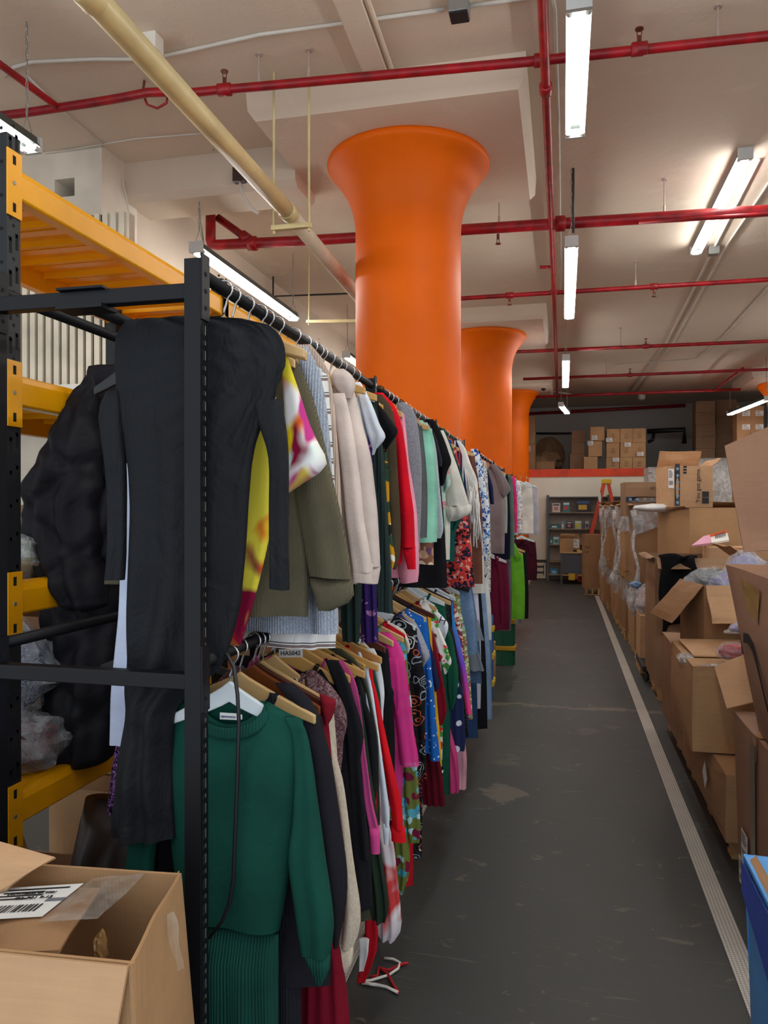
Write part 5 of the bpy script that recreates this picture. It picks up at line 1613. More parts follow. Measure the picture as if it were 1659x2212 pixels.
# ---------------------------------------------------------------- things on and under the yellow shelving
def onshelf(label, y, z, w, d, h, m, name='carton', **kw):
    return carton(name, label, -1.70, y, z, d, w, h, 0, m, group='cartons on the yellow shelving', **kw)[0]
s1, s2, s3, s4 = 2.61, 2.055, 1.495, .93
t = onshelf('carton with a handwritten white label on the lowest shelf', 2.42, s4, .5, .40, .42, C1)
sticker(t, (-1.488, 2.32, s4 + .25), (0, 1, 0), (0, 0, 1), .09, .12, [M_LABEL, M_INK])
onshelf('tan carton farther along the lowest shelf', 2.83, s4, .28, .36, .36, C0)
onshelf('wide carton on the second lowest shelf', 2.62, s3, .7, .42, .22, C2)
onshelf('carton in the farther bay of the shelving', 3.6, s4, .6, .42, .4, C0)
onshelf('flat carton on the second shelf of the farther bay', 3.7, s3, .6, .42, .3, C2)
bagged('clear bag of blue and white patterned clothes on the lowest shelf', (-1.60, 1.95, s4 + .30), .13, (1.0, 1.0, .9), 'splash|26345c|c8d0e0', 1.0)
bagged('clear bag of dark print clothes under the blue patterned bag', (-1.60, 1.97, s4 + .09), .15, (1.05, 1.05, .55), 'splash|2a2224|7a3a34', 2.0)
bagged('clear bag with a green and white label on the second lowest shelf', (-1.62, 1.98, s3 + .07), .14, (1.1, 1.2, .45), 'splash|c8ccc4|7a9a58', 3.0)
t = bagged('tan taped bundle on the second lowest shelf', (-1.64, 2.2, s3 + .04), .10, (1.2, 1.0, .35), (160, 112, 66), 4.0)
bagged('crimson garment bundle on the upper shelf', (-1.75, 2.35, s3 + .12), .13, (1, 1, .8), (150, 24, 60), 5.0)
carton('carton', 'open carton on the floor under the shelving', -1.72, 2.25, 0, .42, .5, .42, 4, C1, open_=True, flaps=[('l', 120, .2), ('r', 150, .18), ('f', 140, .18)])
carton('carton', 'closed carton standing behind the open one under the shelving', -1.75, 2.78, 0, .4, .36, .62, -3, C0)
carton('carton', 'pale carton at the back under the shelving', -1.78, 3.4, 0, .4, .5, .5, 5, C2)
t = thing('garment_bag', 'dark brown plastic sack slumped under the splash-print leggings', 'bag', (-1.22, 1.95, 0))
mb = MB(); cloth_loft(mb, [(.86 - .86 * k / 12, -1.36 - .10 * math.sin(k / 12 * 1.5), -1.08 + .02 * k / 12) for k in range(13)], 1.98, .12, .02, 1.4, 3, 24)
mb.build('sack', solid((34, 22, 18), .35), t, smooth=True)

# ---------------------------------------------------------------- stacked cartons along the right of the aisle
M_BLUE = paint('blue_carton_print', (80, 156, 226), .35, var=.04)
M_BLUED = paint('blue_carton_band', (52, 84, 190), .35, var=.05)
M_BLUEL = paint('blue_carton_top', (84, 158, 226), .4, var=.03)
B = [(.505, 1.55, 0), (1.0, 1.55, 0), (1.0, 2.2, 0), (.505, 2.2, 0)]
T = [(.47, 1.55, .775), (1.0, 1.55, .775), (1.0, 2.2, .775), (.468, 2.2, .782)]
t = carton8('printed_carton', 'blue printed carton at the edge of the aisle tape', B, T, M_BLUE, open_=True, flaps=[('l', 6, .26, 0, M_BLUEL), ('r', 6, .26, 0, M_BLUEL)])
MB().quad((.462, 2.19, .770), (.462, 1.57, .765), (.474, 1.57, .46), (.462, 2.19, .69), .0008, 4).build('printed_band', M_BLUED, t)
MB().quad((.47, 2.2, .779), (.47, 1.55, .772), (.50, 1.55, .775), (.50, 2.2, .783), .004, 6, .0, .004, 2).build('torn_edge', C1, t)
carton8('carton', 'closed brown carton with a grey tape stripe under the arrow-printed box', [(.80, 3.0, .0), (1.55, 3.0, .0), (1.55, 3.9, .0), (.81, 3.88, .0)], [(.79, 3.0, .745), (1.55, 3.0, .745), (1.55, 3.9, .745), (.785, 3.89, .75)], C3, n=8)
t3 = [o for o in COL.objects if o.get('label', '').startswith('closed brown carton with a grey')][0]
MB().quad((.771, 3.50, .72), (.771, 3.42, .72), (.775, 3.42, .20), (.775, 3.50, .26), .0008, 3).build('packing_tape', solid((120, 106, 92), .25), t3)
sticker(t3, (.776, 3.62, .22), (0, -1, 0), (0, 0, 1), .12, .13, [M_LABEL, M_INK])
sticker(t3, (.776, 3.66, .09), (0, -1, .1), (0, .1, 1), .13, .12, [M_LABEL, M_INK])
# the big arrow-printed box
B = [(.80, 2.9, .765), (1.6, 2.9, .765), (1.6, 3.98, .765), (.805, 3.50, .765)]
T = [(.755, 2.9, 1.44), (1.6, 2.9, 1.44), (1.6, 4.0, 1.43), (.775, 4.02, 1.432)]
t = carton8('printed_carton', 'large brown open carton with a black curved arrow on its side', B, T, C3, open_=True, bulge=.03, n=10)
a, b = P(1607, 1192, Y=4.03), P(1800, 1180, Y=4.03)
c_, d_ = P(1800, 860, Y=4.10), P(1566, 962, Y=4.10)
MB().quad(a, b, c_, d_, .008, 12, -.02, .022, 9).build('flap', C3, t)
# arrow logo: tapering curved stroke with a hooked head
pts = [P(1612, 1382, X=.757), P(1622, 1384, X=.756), P(1632, 1402, X=.756), P(1642, 1438, X=.757), P(1652, 1480, X=.76), P(1664, 1530, X=.765), P(1680, 1580, X=.77)]
mb = MB()
for k, (p, q) in enumerate(zip(pts, pts[1:])):
    w0, w1 = .030 - .002 * k, .030 - .002 * (k + 1)
    vs = [p + Vector((-.012, .0, w0)), p + Vector((-.012, .0, -w0 * .4)), q + Vector((-.012, 0, -w1 * .4)), q + Vector((-.012, 0, w1))]
    mb.add(vs, [(0, 1, 2, 3)])
hk = [P(1607, 1388, X=.757), P(1603, 1362, X=.757), P(1607, 1382, X=.757), P(1614, 1414, X=.757), P(1609, 1411, X=.757)]
mb.add([p + Vector((-.012, 0, 0)) for p in hk], [(0, 1, 2, 3, 4)])
mb.build('arrow_print', M_INK, t)
q0 = P(1600, 1262, X=.752)
MB().quad(P(1600, 1250, X=.745), P(1640, 1275, X=.745), P(1638, 1350, X=.748), P(1615, 1318, X=.748), .0008, 6, 0, .006, 2).build('packing_tape', M_TAPE, t)
# flattened tan sheet sticking out between the two
t = thing('cardboard_sheet', 'tan cardboard sheet with a torn edge leaning below the arrow-printed box', 'cardboard', tuple(P(1590, 1530, Y=3.97)))
MB().quad(P(1570, 1530, Y=3.86), P(1632, 1515, Y=3.86), P(1612, 1410, Y=4.12), P(1543, 1440, Y=4.12), .006, 8, .0, .006, 4).build('sheet', C4, t)
bagged('bright red cloth bundle poking out behind the tan sheet', tuple(P(1585, 1408, Y=4.3)), .055, (1.3, 1, .7), (206, 20, 30), 6.0)
# leaning stack in the middle
pallet('pallet under the sagging nearest pair of cartons', .80, 1.75, 4.0, 5.2)
t, M = carton('gaylord_box', 'low squashed carton with a diamond label under the crumpled taped carton', 1.28, 4.56, .126, 1.06, 1.36, .32, 0, C1, bulge=.03)
lz = .33
sticker(t, (.715, 4.22, lz), (0, -1, -.9), (0, -.9, 1), .10, .10, [M_LABEL, M_INK], False)
t, M = carton('carton', 'crumpled carton with taped torn top at the front of the sagging stack', 1.02, 4.58, .455, .74, .78, .44, 0, C0, bulge=.035, tape=False, open_=False, n=9)
for s in (-.20, .10, .22):
    MB().quad(M @ Vector((s - .02, -.40, .02)), M @ Vector((s + .02, -.40, .02)), M @ Vector((s + .02, -.40, .42)), M @ Vector((s - .02, -.40, .42)), .0007, 5, -.03, .003, s).build('packing_tape', M_TAPE, t)
mb = MB()
mb.quad(M @ Vector((-.36, -.36, .445)), M @ Vector((-.30, -.40, .445)), M @ Vector((.1, -.28, .455)), M @ Vector((.0, -.20, .455)), .0007, 8, .01, .02, 3)
crumple(mb, M @ Vector((-.36, -.1, .42)), .06, (.7, 2.0, .5), 4, .4)
mb.build('torn_tape', M_WRAPD, t)
MB().quad(M @ Vector((-.33, -.16, .455)), M @ Vector((.33, -.16, .46)), M @ Vector((.34, .36, .47)), M @ Vector((-.34, .34, .465)), .008, 6, .01, .008, 6).build('flap', C4, t)
pallet('pallet under the dull carton stack behind the sagging pair', .80, 1.7, 5.3, 6.3)
t, M = carton('carton', 'dull greyish carton whose sagging top is marked with pen', 1.22, 5.78, .13, .94, 1.0, .62, 0, C2, bulge=.03, tape=False)
MB().tube([M @ Vector((-.25, -.22, .648)), M @ Vector((-.15, -.2, .645)), M @ Vector((-.17, -.1, .645)), M @ Vector((-.02, -.12, .645)), M @ Vector((.06, -.02, .645))], .004, 4).build('pen_mark', M_INK, t)
t, M = carton('open_carton', 'open carton full of bagged clothes with drooping flaps', 1.022, 5.207, .76, .46, .44, .48, 10, C1, open_=True, flaps=[('l', 230, .30), ('f', 246, .24, 0, C4)])
t2 = carton('carton', 'small tan carton wedged beside the open bagged-clothes carton', 1.22, 4.72, .925, .36, .30, .09, 8, C0)
bagged('grey garment in a clear bag at the left of the open carton', (.92, 5.24, 1.24), .13, (1.0, .9, .55), (88, 100, 104), 7.0, .5)
bagged('lilac garment in a clear bag in the middle of the open carton', (1.02, 5.12, 1.23), .13, (1.0, .9, .6), (170, 168, 214), 8.0, .9)
bagged('lilac garment in a crinkled bag standing tallest in the open carton', (1.12, 5.24, 1.29), .14, (.8, .8, .95), (186, 186, 224), 9.0, .2)
bagged('violet garment in a clear bag at the right of the open carton', (1.12, 5.10, 1.22), .10, (1.0, .9, .7), (120, 100, 170), 10.0, .4)
t = thing('polybag_stack', 'flat clear mailing bags resting on the small tan carton', 'bag', (1.2, 4.6, 1.02))
for k in range(3):
    MB().quad((.86 + .03 * k, 4.52, 1.03 + .018 * k), (1.36, 4.44, 1.03 + .018 * k), (1.38, 4.80, 1.035 + .018 * k), (.98 + .02 * k, 4.82, 1.035 + .018 * k), .010, 8, .02, .02, k).build('mailing_bag', [M_WRAPD, solid((150, 150, 196), .4), M_WRAPD][k], t)
# tall gaylords farther back
pallet('pallet under the gaylord draped with black cloth', .82, 1.9, 7.15, 8.05)
t, M = carton('gaylord_box', 'tall open gaylord box with black cloth over its rim', 1.36, 7.60, .13, 1.12, .84, 1.14, 0, C2, open_=True, bulge=.03, n=9, flaps=[('l', 192, .07), ('f', 215, .16, 0, C2)])
carton('carton', 'carton added inside the tall gaylord to hold up the pink parcel', 1.62, 7.76, .16, .60, .36, 1.19, 0, C4, tape=False)  # added prop, put in so its top carries the pink parcel
t = thing('cloth_drape', 'black garment draped over the rim of the tall gaylord', 'garment', (.92, 7.2, .6))
mb = MB()
mb.sheet(lambda u, v: ((.83 + .30 * u + .02 * math.sin(v * 9 + u * 4), 7.10 - .05 * math.sin(u * 7 + v * 3) - .03 * v, 1.30 - (.70 - .2 * u) * v ** 1.15 + .02 * math.sin(u * 6))), 14, 14, .02)
mb.sheet(lambda u, v: ((.84 + .30 * u, 7.10 + .30 * v, 1.295 - .05 * v * v + .01 * math.sin(u * 9))), 12, 5, .02)
mb.build('cloth', fabric((20, 20, 23)), t, smooth=True)
t = carton('open_carton', 'half-open carton with a raised tan flap beside the arrow-printed box', 1.62, 6.05, .80, .5, .42, .50, 8, C2, open_=True, flaps=[('l', 152, .30, .0, C4)])[0]
t = thing('mailing_envelope', 'pink and white parcel with an orange strip on the tall gaylord', 'parcel', (1.7, 7.8, 1.37))
e0, e1, e2, e3 = P(1494, 1176, Y=7.4), P(1572, 1170, Y=7.4), P(1568, 1146, Y=7.4), P(1512, 1162, Y=7.4)
MB().quad(P(1494, 1178, Y=7.75), P(1538, 1172, Y=7.75), P(1533, 1155, Y=7.88), P(1520, 1158, Y=7.88), .02, 4).build('pink_part', solid((228, 164, 190), .5), t)
MB().quad(P(1536, 1172, Y=7.75), P(1575, 1166, Y=7.75), P(1571, 1150, Y=7.88), P(1532, 1160, Y=7.88), .02, 4).build('label_part', M_LABEL, t)
MB().quad(P(1532, 1160, Y=7.87), P(1571, 1150, Y=7.87), P(1569, 1145, Y=7.88), P(1531, 1155, Y=7.88), .02, 2).build('orange_strip', solid((226, 96, 48), .5), t)
mb = MB()
for k in range(9):
    x = 1545 + 2.6 * k
    y = 1163 - .75 * k
    mb.quad(P(x, y, Y=7.81), P(x + 1.2, y - .3, Y=7.81), P(x + .8, y - 9, Y=7.86), P(x - .4, y - 8.7, Y=7.86), .003, 1)
mb.build('barcode', M_INK, t)
t, M = carton('gaylord_box', 'widest tan gaylord in the aisle row, topped by small parcels', 1.66, 8.62, .86, 1.15, .72, .86, 18, C0, open_=True, bulge=.02, n=9, tape=False, flaps=[('b', 12, .3), ('l', 172, .06)])
pallet('upper pallet between the widest gaylord and the box below', 1.1, 2.2, 8.25, 8.98, .74, .12)
carton('gaylord_box', 'wide gaylord underneath the widest tan one', 1.68, 8.62, .126, 1.1, .70, .61, 0, C1, open_=False, bulge=.02, tape=False)
pallet('pallet on the floor under the wide lower gaylord', 1.1, 2.2, 8.25, 8.98)
GROUP = 'double-stacked film-wrapped gaylords'
stack_words = ['nearest', 'second', 'third', 'fourth', 'farthest']
for k, (x0, x1, y0, y1, z1, h1, mt_) in enumerate(((.80, 1.75, 9.1, 10.15, .62, .88, C0), (.78, 1.75, 10.4, 11.5, .66, .84, C1), (.76, 1.75, 11.8, 12.9, .60, .90, C0), (.73, 1.7, 13.1, 14.2, .62, .88, C1), (.70, 1.65, 14.4, 15.4, .60, .92, C0))):
    w_ = stack_words[k]
    pallet('floor pallet under the %s double stack of wrapped gaylords' % w_, x0, x1, y0, y1)
    cx_, cy_, w, d = (x0 + x1) / 2, (y0 + y1) / 2, x1 - x0, y1 - y0
    t, M = carton('gaylord_box', 'lower gaylord of the %s double stack along the aisle' % w_, cx_, cy_, .126, w, d, z1 - .01, R.uniform(-2, 2), mt_, tape=False, bulge=.03, group=GROUP)
    mb = MB()
    mb.quad((x0 - .022, y1, .126 + z1 - .24), (x0 - .022, y0 - .02, .126 + z1 - .26), (x0 - .022, y0 - .02, .126 + z1), (x0 - .022, y1, .126 + z1), .001, 10, .0, .02, k)
    mb.quad((x0 - .02, y0 - .024, .126 + z1 - .26), (x0 + .5, y0 - .024, .126 + z1 - .22), (x0 + .5, y0 - .024, .126 + z1), (x0 - .02, y0 - .024, .126 + z1), .001, 10, .0, .02, k + 9)
    mb.build('stretch_wrap', M_WRAP, t)
    pallet('raised pallet between the gaylords of the %s double stack' % w_, x0, x1, y0, y1, .126 + z1, .115)
    t, M = carton('gaylord_box', 'upper gaylord of the %s double stack along the aisle' % w_, cx_, cy_, .245 + z1, w, d, h1, R.uniform(-2, 2), C1 if mt_ is C0 else C0, open_=True, tape=False, bulge=.02, group=GROUP, flaps=[('l', 170, .06), ('b', 20, .25)])
    zt = .245 + z1 + h1
    mb = MB()
    mb.quad((x0 - .022, y1, zt - .30), (x0 - .022, y0 - .02, zt - .34), (x0 - .022, y0 - .02, zt + .01), (x0 - .022, y1, zt + .01), .001, 12, .0, .03, k + 3)
    mb.quad((x0 - .02, y0 - .024, zt - .34), (x0 + .34, y0 - .024, zt - .20), (x0 + .34, y0 - .024, zt + .01), (x0 - .02, y0 - .024, zt + .01), .001, 12, .0, .03, k + 5)
    mb.build('stretch_wrap', M_WRAP, t)
    # bunched tail of film hanging from the corner
    q = [Vector((x0 - .03, y0 - .03, zt - .05))]
    for i in range(1, 9):
        q.append(q[0] + Vector((.02 * math.sin(i * 1.3 + k) - .01 * i * (1 if k % 2 else -.6), -.03 * math.cos(i), -.11 * i)))
    MB().tube(q, [.035, .028, .020, .022, .016, .018, .02, .03, .04], 7).build('film_tail', M_WRAPD, t)
    mb = MB(); crumple(mb, q[-1], .075, (.8, .8, 1.2), k, .4)
    mb.build('film_bunch', M_WRAPD, t)
t = bagged('clear bag of white and red clothes slumped against the lower gaylord', (.90, 8.52, .74), .13, (1.0, 1.1, 1.2), 'splash|d8d4d0|9a3a40', 12.0)
carton('carton', 'tan carton under the slumped clear bag of clothes', .94, 8.55, 0, .32, .46, .60, 0, C4, tape=False)
t = thing('plastic_bag', 'knotted white plastic bag with a blue tie hanging beside the stacked pallets', 'bag', (.80, 9.0, .55))
mb = MB(); crumple(mb, (.76, 9.0, .70), .09, (.7, .8, 1.5), 3, .3); mb.build('bag', M_WRAPD, t)
mb = MB(); crumple(mb, (.79, 8.99, .86), .05, (1.3, .9, .7), 4, .3); mb.build('tie', solid((120, 158, 206), .5), t)
t = thing('platform_dolly', 'low black wheeled dolly beneath the stacked gaylords', 'dolly', (.82, 7.95, 0))
MB().box(.76, 1.06, 7.9, 8.6, .10, .16).build('deck', M_INK, t, bevel=.01)
for y in (7.98, 8.5):
    MB().tube([(.80, y, .05), (.84, y, .05)], .05, 14).build('wheel', M_INK, t)
# parcels on the gaylord tops
def on(px0, px1, py0, py1, Y):
    a, b = P(px0, py1, Y=Y), P(px1, py0, Y=Y)
    return (a.x + b.x) / 2, a.z, b.x - a.x, b.z - a.z
x, z, w, h = on(1436, 1532, 1012, 1096, 8.45)
t, M = carton('printed_carton', 'tall parcel reading You got game on the widest gaylord', x, 8.66, 1.725, .46, .38, .43, 12, C4, flaps=[('b', 60, .2), ('r', 140, .12)], tape=False)
u = M.to_3x3() @ Vector((1, 0, 0)); up = Vector((0, 0, 1)); nf_ = M.to_3x3() @ Vector((0, -1, 0))
fr = M @ Vector((.075, -.2025, .23))
text('lettering', 'You got game.', .062, fr, up, -u, M_INK, t)
mb = MB().quad(M @ Vector((.115, -.203, .04)), M @ Vector((.185, -.203, .04)), M @ Vector((.185, -.203, .10)), M @ Vector((.115, -.203, .10)), .001, 1).quad(M @ Vector((.115, -.203, .105)), M @ Vector((.185, -.203, .105)), M @ Vector((.185, -.203, .165)), M @ Vector((.115, -.203, .165)), .001, 1)
mb.build('logo_print', M_INK, t)
mb = MB().quad(M @ Vector((-.165, -.203, .0)), M @ Vector((-.115, -.203, .0)), M @ Vector((-.115, -.203, .452)), M @ Vector((-.165, -.203, .452)), .001, 4, -.012)
mb.build('printed_tape', solid((30, 34, 44), .3), t)
for k in range(6):
    p = M @ Vector((-.14, -.2158 + .004 * abs(k - 2.5), .05 + .07 * k))
    MB().add([p + u * (.016 * math.cos(q)) + up * (.016 * math.sin(q)) for q in [2 * PI * i / 10 for i in range(10)]], [tuple(range(10))]).build('printed_mark', solid((130, 160, 180), .5), t)
sticker(t, M @ Vector((-.205, -.2045, .30)), u, up, .06, .20, [M_LABEL, M_INK])
mb = MB()
for c_ in (.03, .06, .09):
    mb.quad(M @ Vector((-.08, -.204, .44 - c_)), M @ Vector((-.045, -.204, .44 - c_)), M @ Vector((-.045, -.204, .46 - c_)), M @ Vector((-.08, -.204, .46 - c_)), .001, 1)
mb.build('handling_mark', M_INK, t)
x, z, w, h = on(1356, 1424, 1040, 1096, 9.3)
t, M = carton('printed_carton', 'parcel with dark printed tape and the number 220 on the nearest stack', x + .04, 9.55, 1.62, .50, .42, .40, 4, C2, tape=False)
u = M.to_3x3() @ Vector((1, 0, 0))
MB().quad(M @ Vector((-.25, -.226, .17)), M @ Vector((.25, -.226, .17)), M @ Vector((.25, -.226, .23)), M @ Vector((-.25, -.226, .23)), .001, 4, -.016).build('printed_tape', solid((30, 36, 48), .3), t)
for k in range(6):
    p = M @ Vector((-.20 + .08 * k, -.2405 + .003 * abs(k - 2.5), .20))
    MB().add([p + u * (.018 * math.cos(q)) + up * (.018 * math.sin(q)) for q in [2 * PI * i / 10 for i in range(10)]], [tuple(range(10))]).build('printed_mark', solid((120, 160, 200), .5), t)
text('lettering', '220', .05, M @ Vector((.06, -.2225 - .012, .33)), -u, -up, M_INK, t)
carton('carton', 'plain tan parcel between the numbered parcel and the worded one', 1.27, 8.66, 1.725, .26, .22, .31, 12, C0)
t, M = carton('printed_carton', 'small torn parcel with a curved arrow print beside the worded parcel', 2.04, 8.52, 1.725, .24, .26, .20, 16, C2, open_=True, tape=False, flaps=[('b', 60, .14, 0, C4), ('l', 120, .12)])
u = M.to_3x3() @ Vector((1, 0, 0)); nf_ = M.to_3x3() @ Vector((0, -1, 0))
pts = [M @ Vector((p[0], -.146, p[1])) for p in ((-.03, .13), (-.02, .155), (.01, .16), (.03, .14), (.035, .09), (.02, .03))]
MB().tube(pts, [.006, .009, .010, .010, .009, .006], 6).build('arrow_print', M_INK, t)
MB().quad(M @ Vector((-.12, -.140, .01)), M @ Vector((-.02, -.140, .01)), M @ Vector((-.02, -.140, .05)), M @ Vector((-.12, -.140, .06)), .001, 1).build('printed_tape', solid((30, 36, 48), .3), t)
t, M = carton('printed_carton', 'plain parcel with a green ring print behind the worded parcel', 1.98, 8.84, 1.725, .34, .26, .36, 14, C0, tape=False)
ring = [M @ Vector((.05 + .075 * math.cos(q), -.140, .17 + .075 * math.sin(q))) for q in [2 * PI * i / 24 * .85 + .6 for i in range(25)]]
MB().tube(ring, .010, 6).build('ring_print', solid((56, 120, 52), .6), t)
t = thing('mailing_bag', 'puffy white mailing bag lying along the rim of the widest gaylord', 'bag', (1.3, 8.5, 1.72))
mb = MB(); crumple(mb, P(1425, 1097, Y=8.62), .22, (1.25, .7, .20), 3, .12, 24, 12); mb.build('bag', paint('white_mailer', (222, 224, 226), .4, var=.05), t, smooth=True)
# film-wrapped pallet loads behind
for k, (px0, px1, py0, Y, lab) in enumerate(((1404, 1452, 1010, 16.8, 'smaller film-wrapped pallet load behind the numbered parcel'), (1442, 1640, 990, 14.3, 'large film-wrapped pallet load behind the worded parcel'))):
    a, b = P(px0, 1100, Y=Y), P(px1, py0, Y=Y)
    t, M = carton('wrapped_load', lab, (a.x + b.x) / 2, Y + .55 + k * .1, .126, b.x - a.x, 1.0, b.z - .126, 0, C2 if k == 0 else C0, tape=False, cat='pallet load', bulge=.02)
    pallet('pallet under the ' + lab.split(' behind')[0], a.x, b.x, Y + .05, Y + 1.15)
    x0, x1, zt = a.x, b.x, b.z
    mb = MB()
    mb.quad((x0 - .03, Y + .02 + k * .1, zt - .9), (x1 + .03, Y + .02 + k * .1, zt - .9), (x1 + .03, Y + .02 + k * .1, zt + .015), (x0 - .03, Y + .02 + k * .1, zt + .015), .001, 16, .0, .03, k)
    mb.quad((x0 - .03, Y + .02, zt + .02), (x1 + .03, Y + .02, zt + .02), (x1 + .03, Y + 1.1, zt + .02), (x0 - .03, Y + 1.1, zt + .02), .001, 16, .0, .03, k + 3)
    mb.quad((x0 - .03, Y + 1.1, zt - .9), (x0 - .03, Y + .02, zt - .9), (x0 - .03, Y + .02, zt + .015), (x0 - .03, Y + 1.1, zt + .015), .001, 10, .0, .03, k + 6)
    mb.build('stretch_wrap', M_WRAPD, t)
# ground fill behind the visible front row
for k, (x, y, w, d, h) in enumerate(((2.5, 4.5, 1.1, 1.2, .9), (2.6, 6.0, 1.2, 1.2, 1.1), (2.9, 7.6, 1.2, 1.2, 1.2), (2.7, 10.2, 1.2, 1.3, 1.4))):
    carton('gaylord_box', ['low tan gaylord hidden behind the arrow-printed box', 'gaylord standing behind the bagged-clothes carton', 'gaylord standing behind the pink parcel', 'gaylord behind the nearest double stack', 'gaylord between the farthest double stack and the ladder', 'gaylord at the end of the second row by the far wall'][k], x, y, 0, w, d, h, 0, CARD[k % 3], tape=False, bulge=.02)
# bags under the rear clothes rack
def gear_bag(label, px0, px1, py0, py1, Y, c, c2):
    a, b = P(px0, py1, Y=Y), P(px1, py0, Y=Y)
    t = thing('gear_bag', label, 'bag', (a.x, Y, 0))
    mb = MB(); cloth_loft(mb, [(b.z - (b.z - .0) * k / 8, a.x - .12, b.x) for k in range(9)], Y, .10, .006, 1.2, Y, 22, grow=False)
    mb.build('bag', solid(c, .5), t, smooth=True)
    for k in range(3):
        z = b.z - (b.z) * (.15 + .32 * k)
        MB().box(a.x - .13, b.x + .012, Y - .108, Y + .108, z - .03, z + .02).build('strap', solid(c2, .5), t, bevel=.01)
gear_bag('green bag with yellow straps under the rear clothes rack', 1086, 1113, 1255, 1372, 8.5, (22, 92, 66), (206, 156, 34))
gear_bag('blue packaged item with yellow bands beneath the plum maroon top', 1048, 1066, 1328, 1460, 6.9, (40, 96, 160), (222, 190, 40))
carton('carton', 'small carton on the floor beneath the plum maroon top', -.78, 7.7, 0, .22, .3, .36, 0, C0)
# ================================================================ FAR WALL
M_GREY = paint('grey_shelf_paint', (92, 96, 100), .45, .2, var=.05)
def far(px, py, Y=WALL_Y):
    return P(px, py, Y=Y)
xL, zT = -.36, 2.02
t = thing('shelf_unit', 'grey metal shelf unit holding toy boxes against the far white wall', 'shelving', (xL, WALL_Y - .2, 0))
zs = [far(1190, y).z for y in (1238, 1210, 1174, 1141, 1106)] + [zT]
for x in (xL, 1.05, 2.4):
    for y in (WALL_Y - .38, WALL_Y - .05):
        MB().box(x - .03, x + .03, y - .02, y + .02, 0, zT + .03).build('upright', M_GREY, t)
for i, z in enumerate(zs):
    MB().box(xL, 2.4, WALL_Y - .39, WALL_Y - .03, z - .035, z - .012).build('beam', M_GREY, t)
    if i < 5:
        MB().box(xL + .02, 2.38, WALL_Y - .40, WALL_Y - .03, z - .012, z).build('shelf_board', solid((186, 152, 110), .7), t)
MB().box(xL, 2.4, WALL_Y - .03, WALL_Y - .02, 0, zT).build('back_panel', solid((176, 168, 160), .7), t)
def toy(label, px0, px1, pyb, pyt, c, c2, c3):
    a, b = far(px0, pyb, WALL_Y - .36), far(px1, pyt, WALL_Y - .36)
    zb = min(zs, key=lambda q: abs(q - a.z))
    h = max(.08, b.z - a.z)
    t = thing('toy_box', label, 'toy box', ((a.x + b.x) / 2, WALL_Y - .3, zb), 'toy boxes on the grey shelf unit')
    MB().box(a.x, b.x, WALL_Y - .36, WALL_Y - .20, zb, zb + h).build('carton', solid(c, .4), t)
    w = b.x - a.x
    mb = MB().box(a.x + w * .2, b.x - w * .25, WALL_Y - .364, WALL_Y - .36, zb + h * .2, zb + h * .6)
    mb.build('front_print', solid(c2, .4), t)
    MB().box(a.x + w * .1, b.x - w * .1, WALL_Y - .364, WALL_Y - .36, zb + h * .72, zb + h * .9).build('title_print', solid(c3, .4), t)
toy('white toy box with pink print at the left of the top shelf', 1193, 1210, 1104, 1085, (216, 206, 200), (196, 130, 130), (90, 80, 80))
toy('teal toy box with a red shape on the top shelf', 1216, 1231, 1104, 1082, (42, 128, 140), (214, 60, 50), (220, 226, 224))
toy('large dark toy box with yellow picture on the top shelf', 1243, 1276, 1103, 1077, (40, 34, 44), (212, 168, 60), (60, 90, 140))
toy('flat teal dish-shaped toy box on the second shelf', 1188, 1208, 1139, 1129, (36, 104, 110), (200, 220, 220), (20, 60, 66))
toy('slim pale blue toy box on the second shelf', 1213, 1218, 1139, 1124, (140, 182, 214), (200, 220, 230), (90, 130, 190))
toy('black toy box with pale print on the second shelf', 1224, 1236, 1139, 1123, (30, 30, 36), (190, 120, 130), (180, 190, 200))
toy('pale green toy box with a yellow spot on the second shelf', 1242, 1256, 1139, 1122, (168, 190, 168), (216, 210, 40), (220, 226, 220))
toy('grey toy box half behind the ladder on the second shelf', 1264, 1272, 1139, 1122, (150, 156, 170), (60, 60, 70), (200, 205, 210))
toy('teal toy box at the left of the third shelf', 1188, 1194, 1173, 1158, (60, 130, 130), (200, 210, 210), (40, 90, 96))
toy('pale teal toy box next to it on the third shelf', 1195, 1208, 1173, 1157, (140, 184, 186), (90, 120, 126), (220, 226, 226))
toy('bright blue toy box on the bottom shelf', 1190, 1204, 1237, 1224, (66, 150, 196), (150, 200, 220), (40, 110, 160))
toy('pale blue toy box behind the ladder on the top shelf', 1332, 1354, 1104, 1084, (120, 160, 200), (216, 206, 190), (200, 214, 226))
t = thing('picture_panel', 'framed printed panel of a bunk bed leaning on the far wall', 'picture', tuple(far(1168, 1250)))
a, b = far(1154, 1250, WALL_Y - .10), far(1180, 1209, WALL_Y - .03)
MB().box(a.x, b.x, WALL_Y - .09, WALL_Y - .04, 0.0, b.z).build('panel', solid((70, 56, 48), .6), t)
MB().box(a.x + .01, b.x - .01, WALL_Y - .094, WALL_Y - .09, .02, b.z - .07).build('print', solid((214, 204, 180), .6), t)
w = b.x - a.x
mb = MB()
for z in (.14, .28):
    mb.box(a.x + w * .18, b.x - w * .18, WALL_Y - .098, WALL_Y - .094, z, z + .05)
for q in (.18, .76):
    mb.box(a.x + w * q, a.x + w * (q + .06), WALL_Y - .098, WALL_Y - .094, .09, .36)
mb.build('bunk_print', solid((64, 60, 64), .6), t)
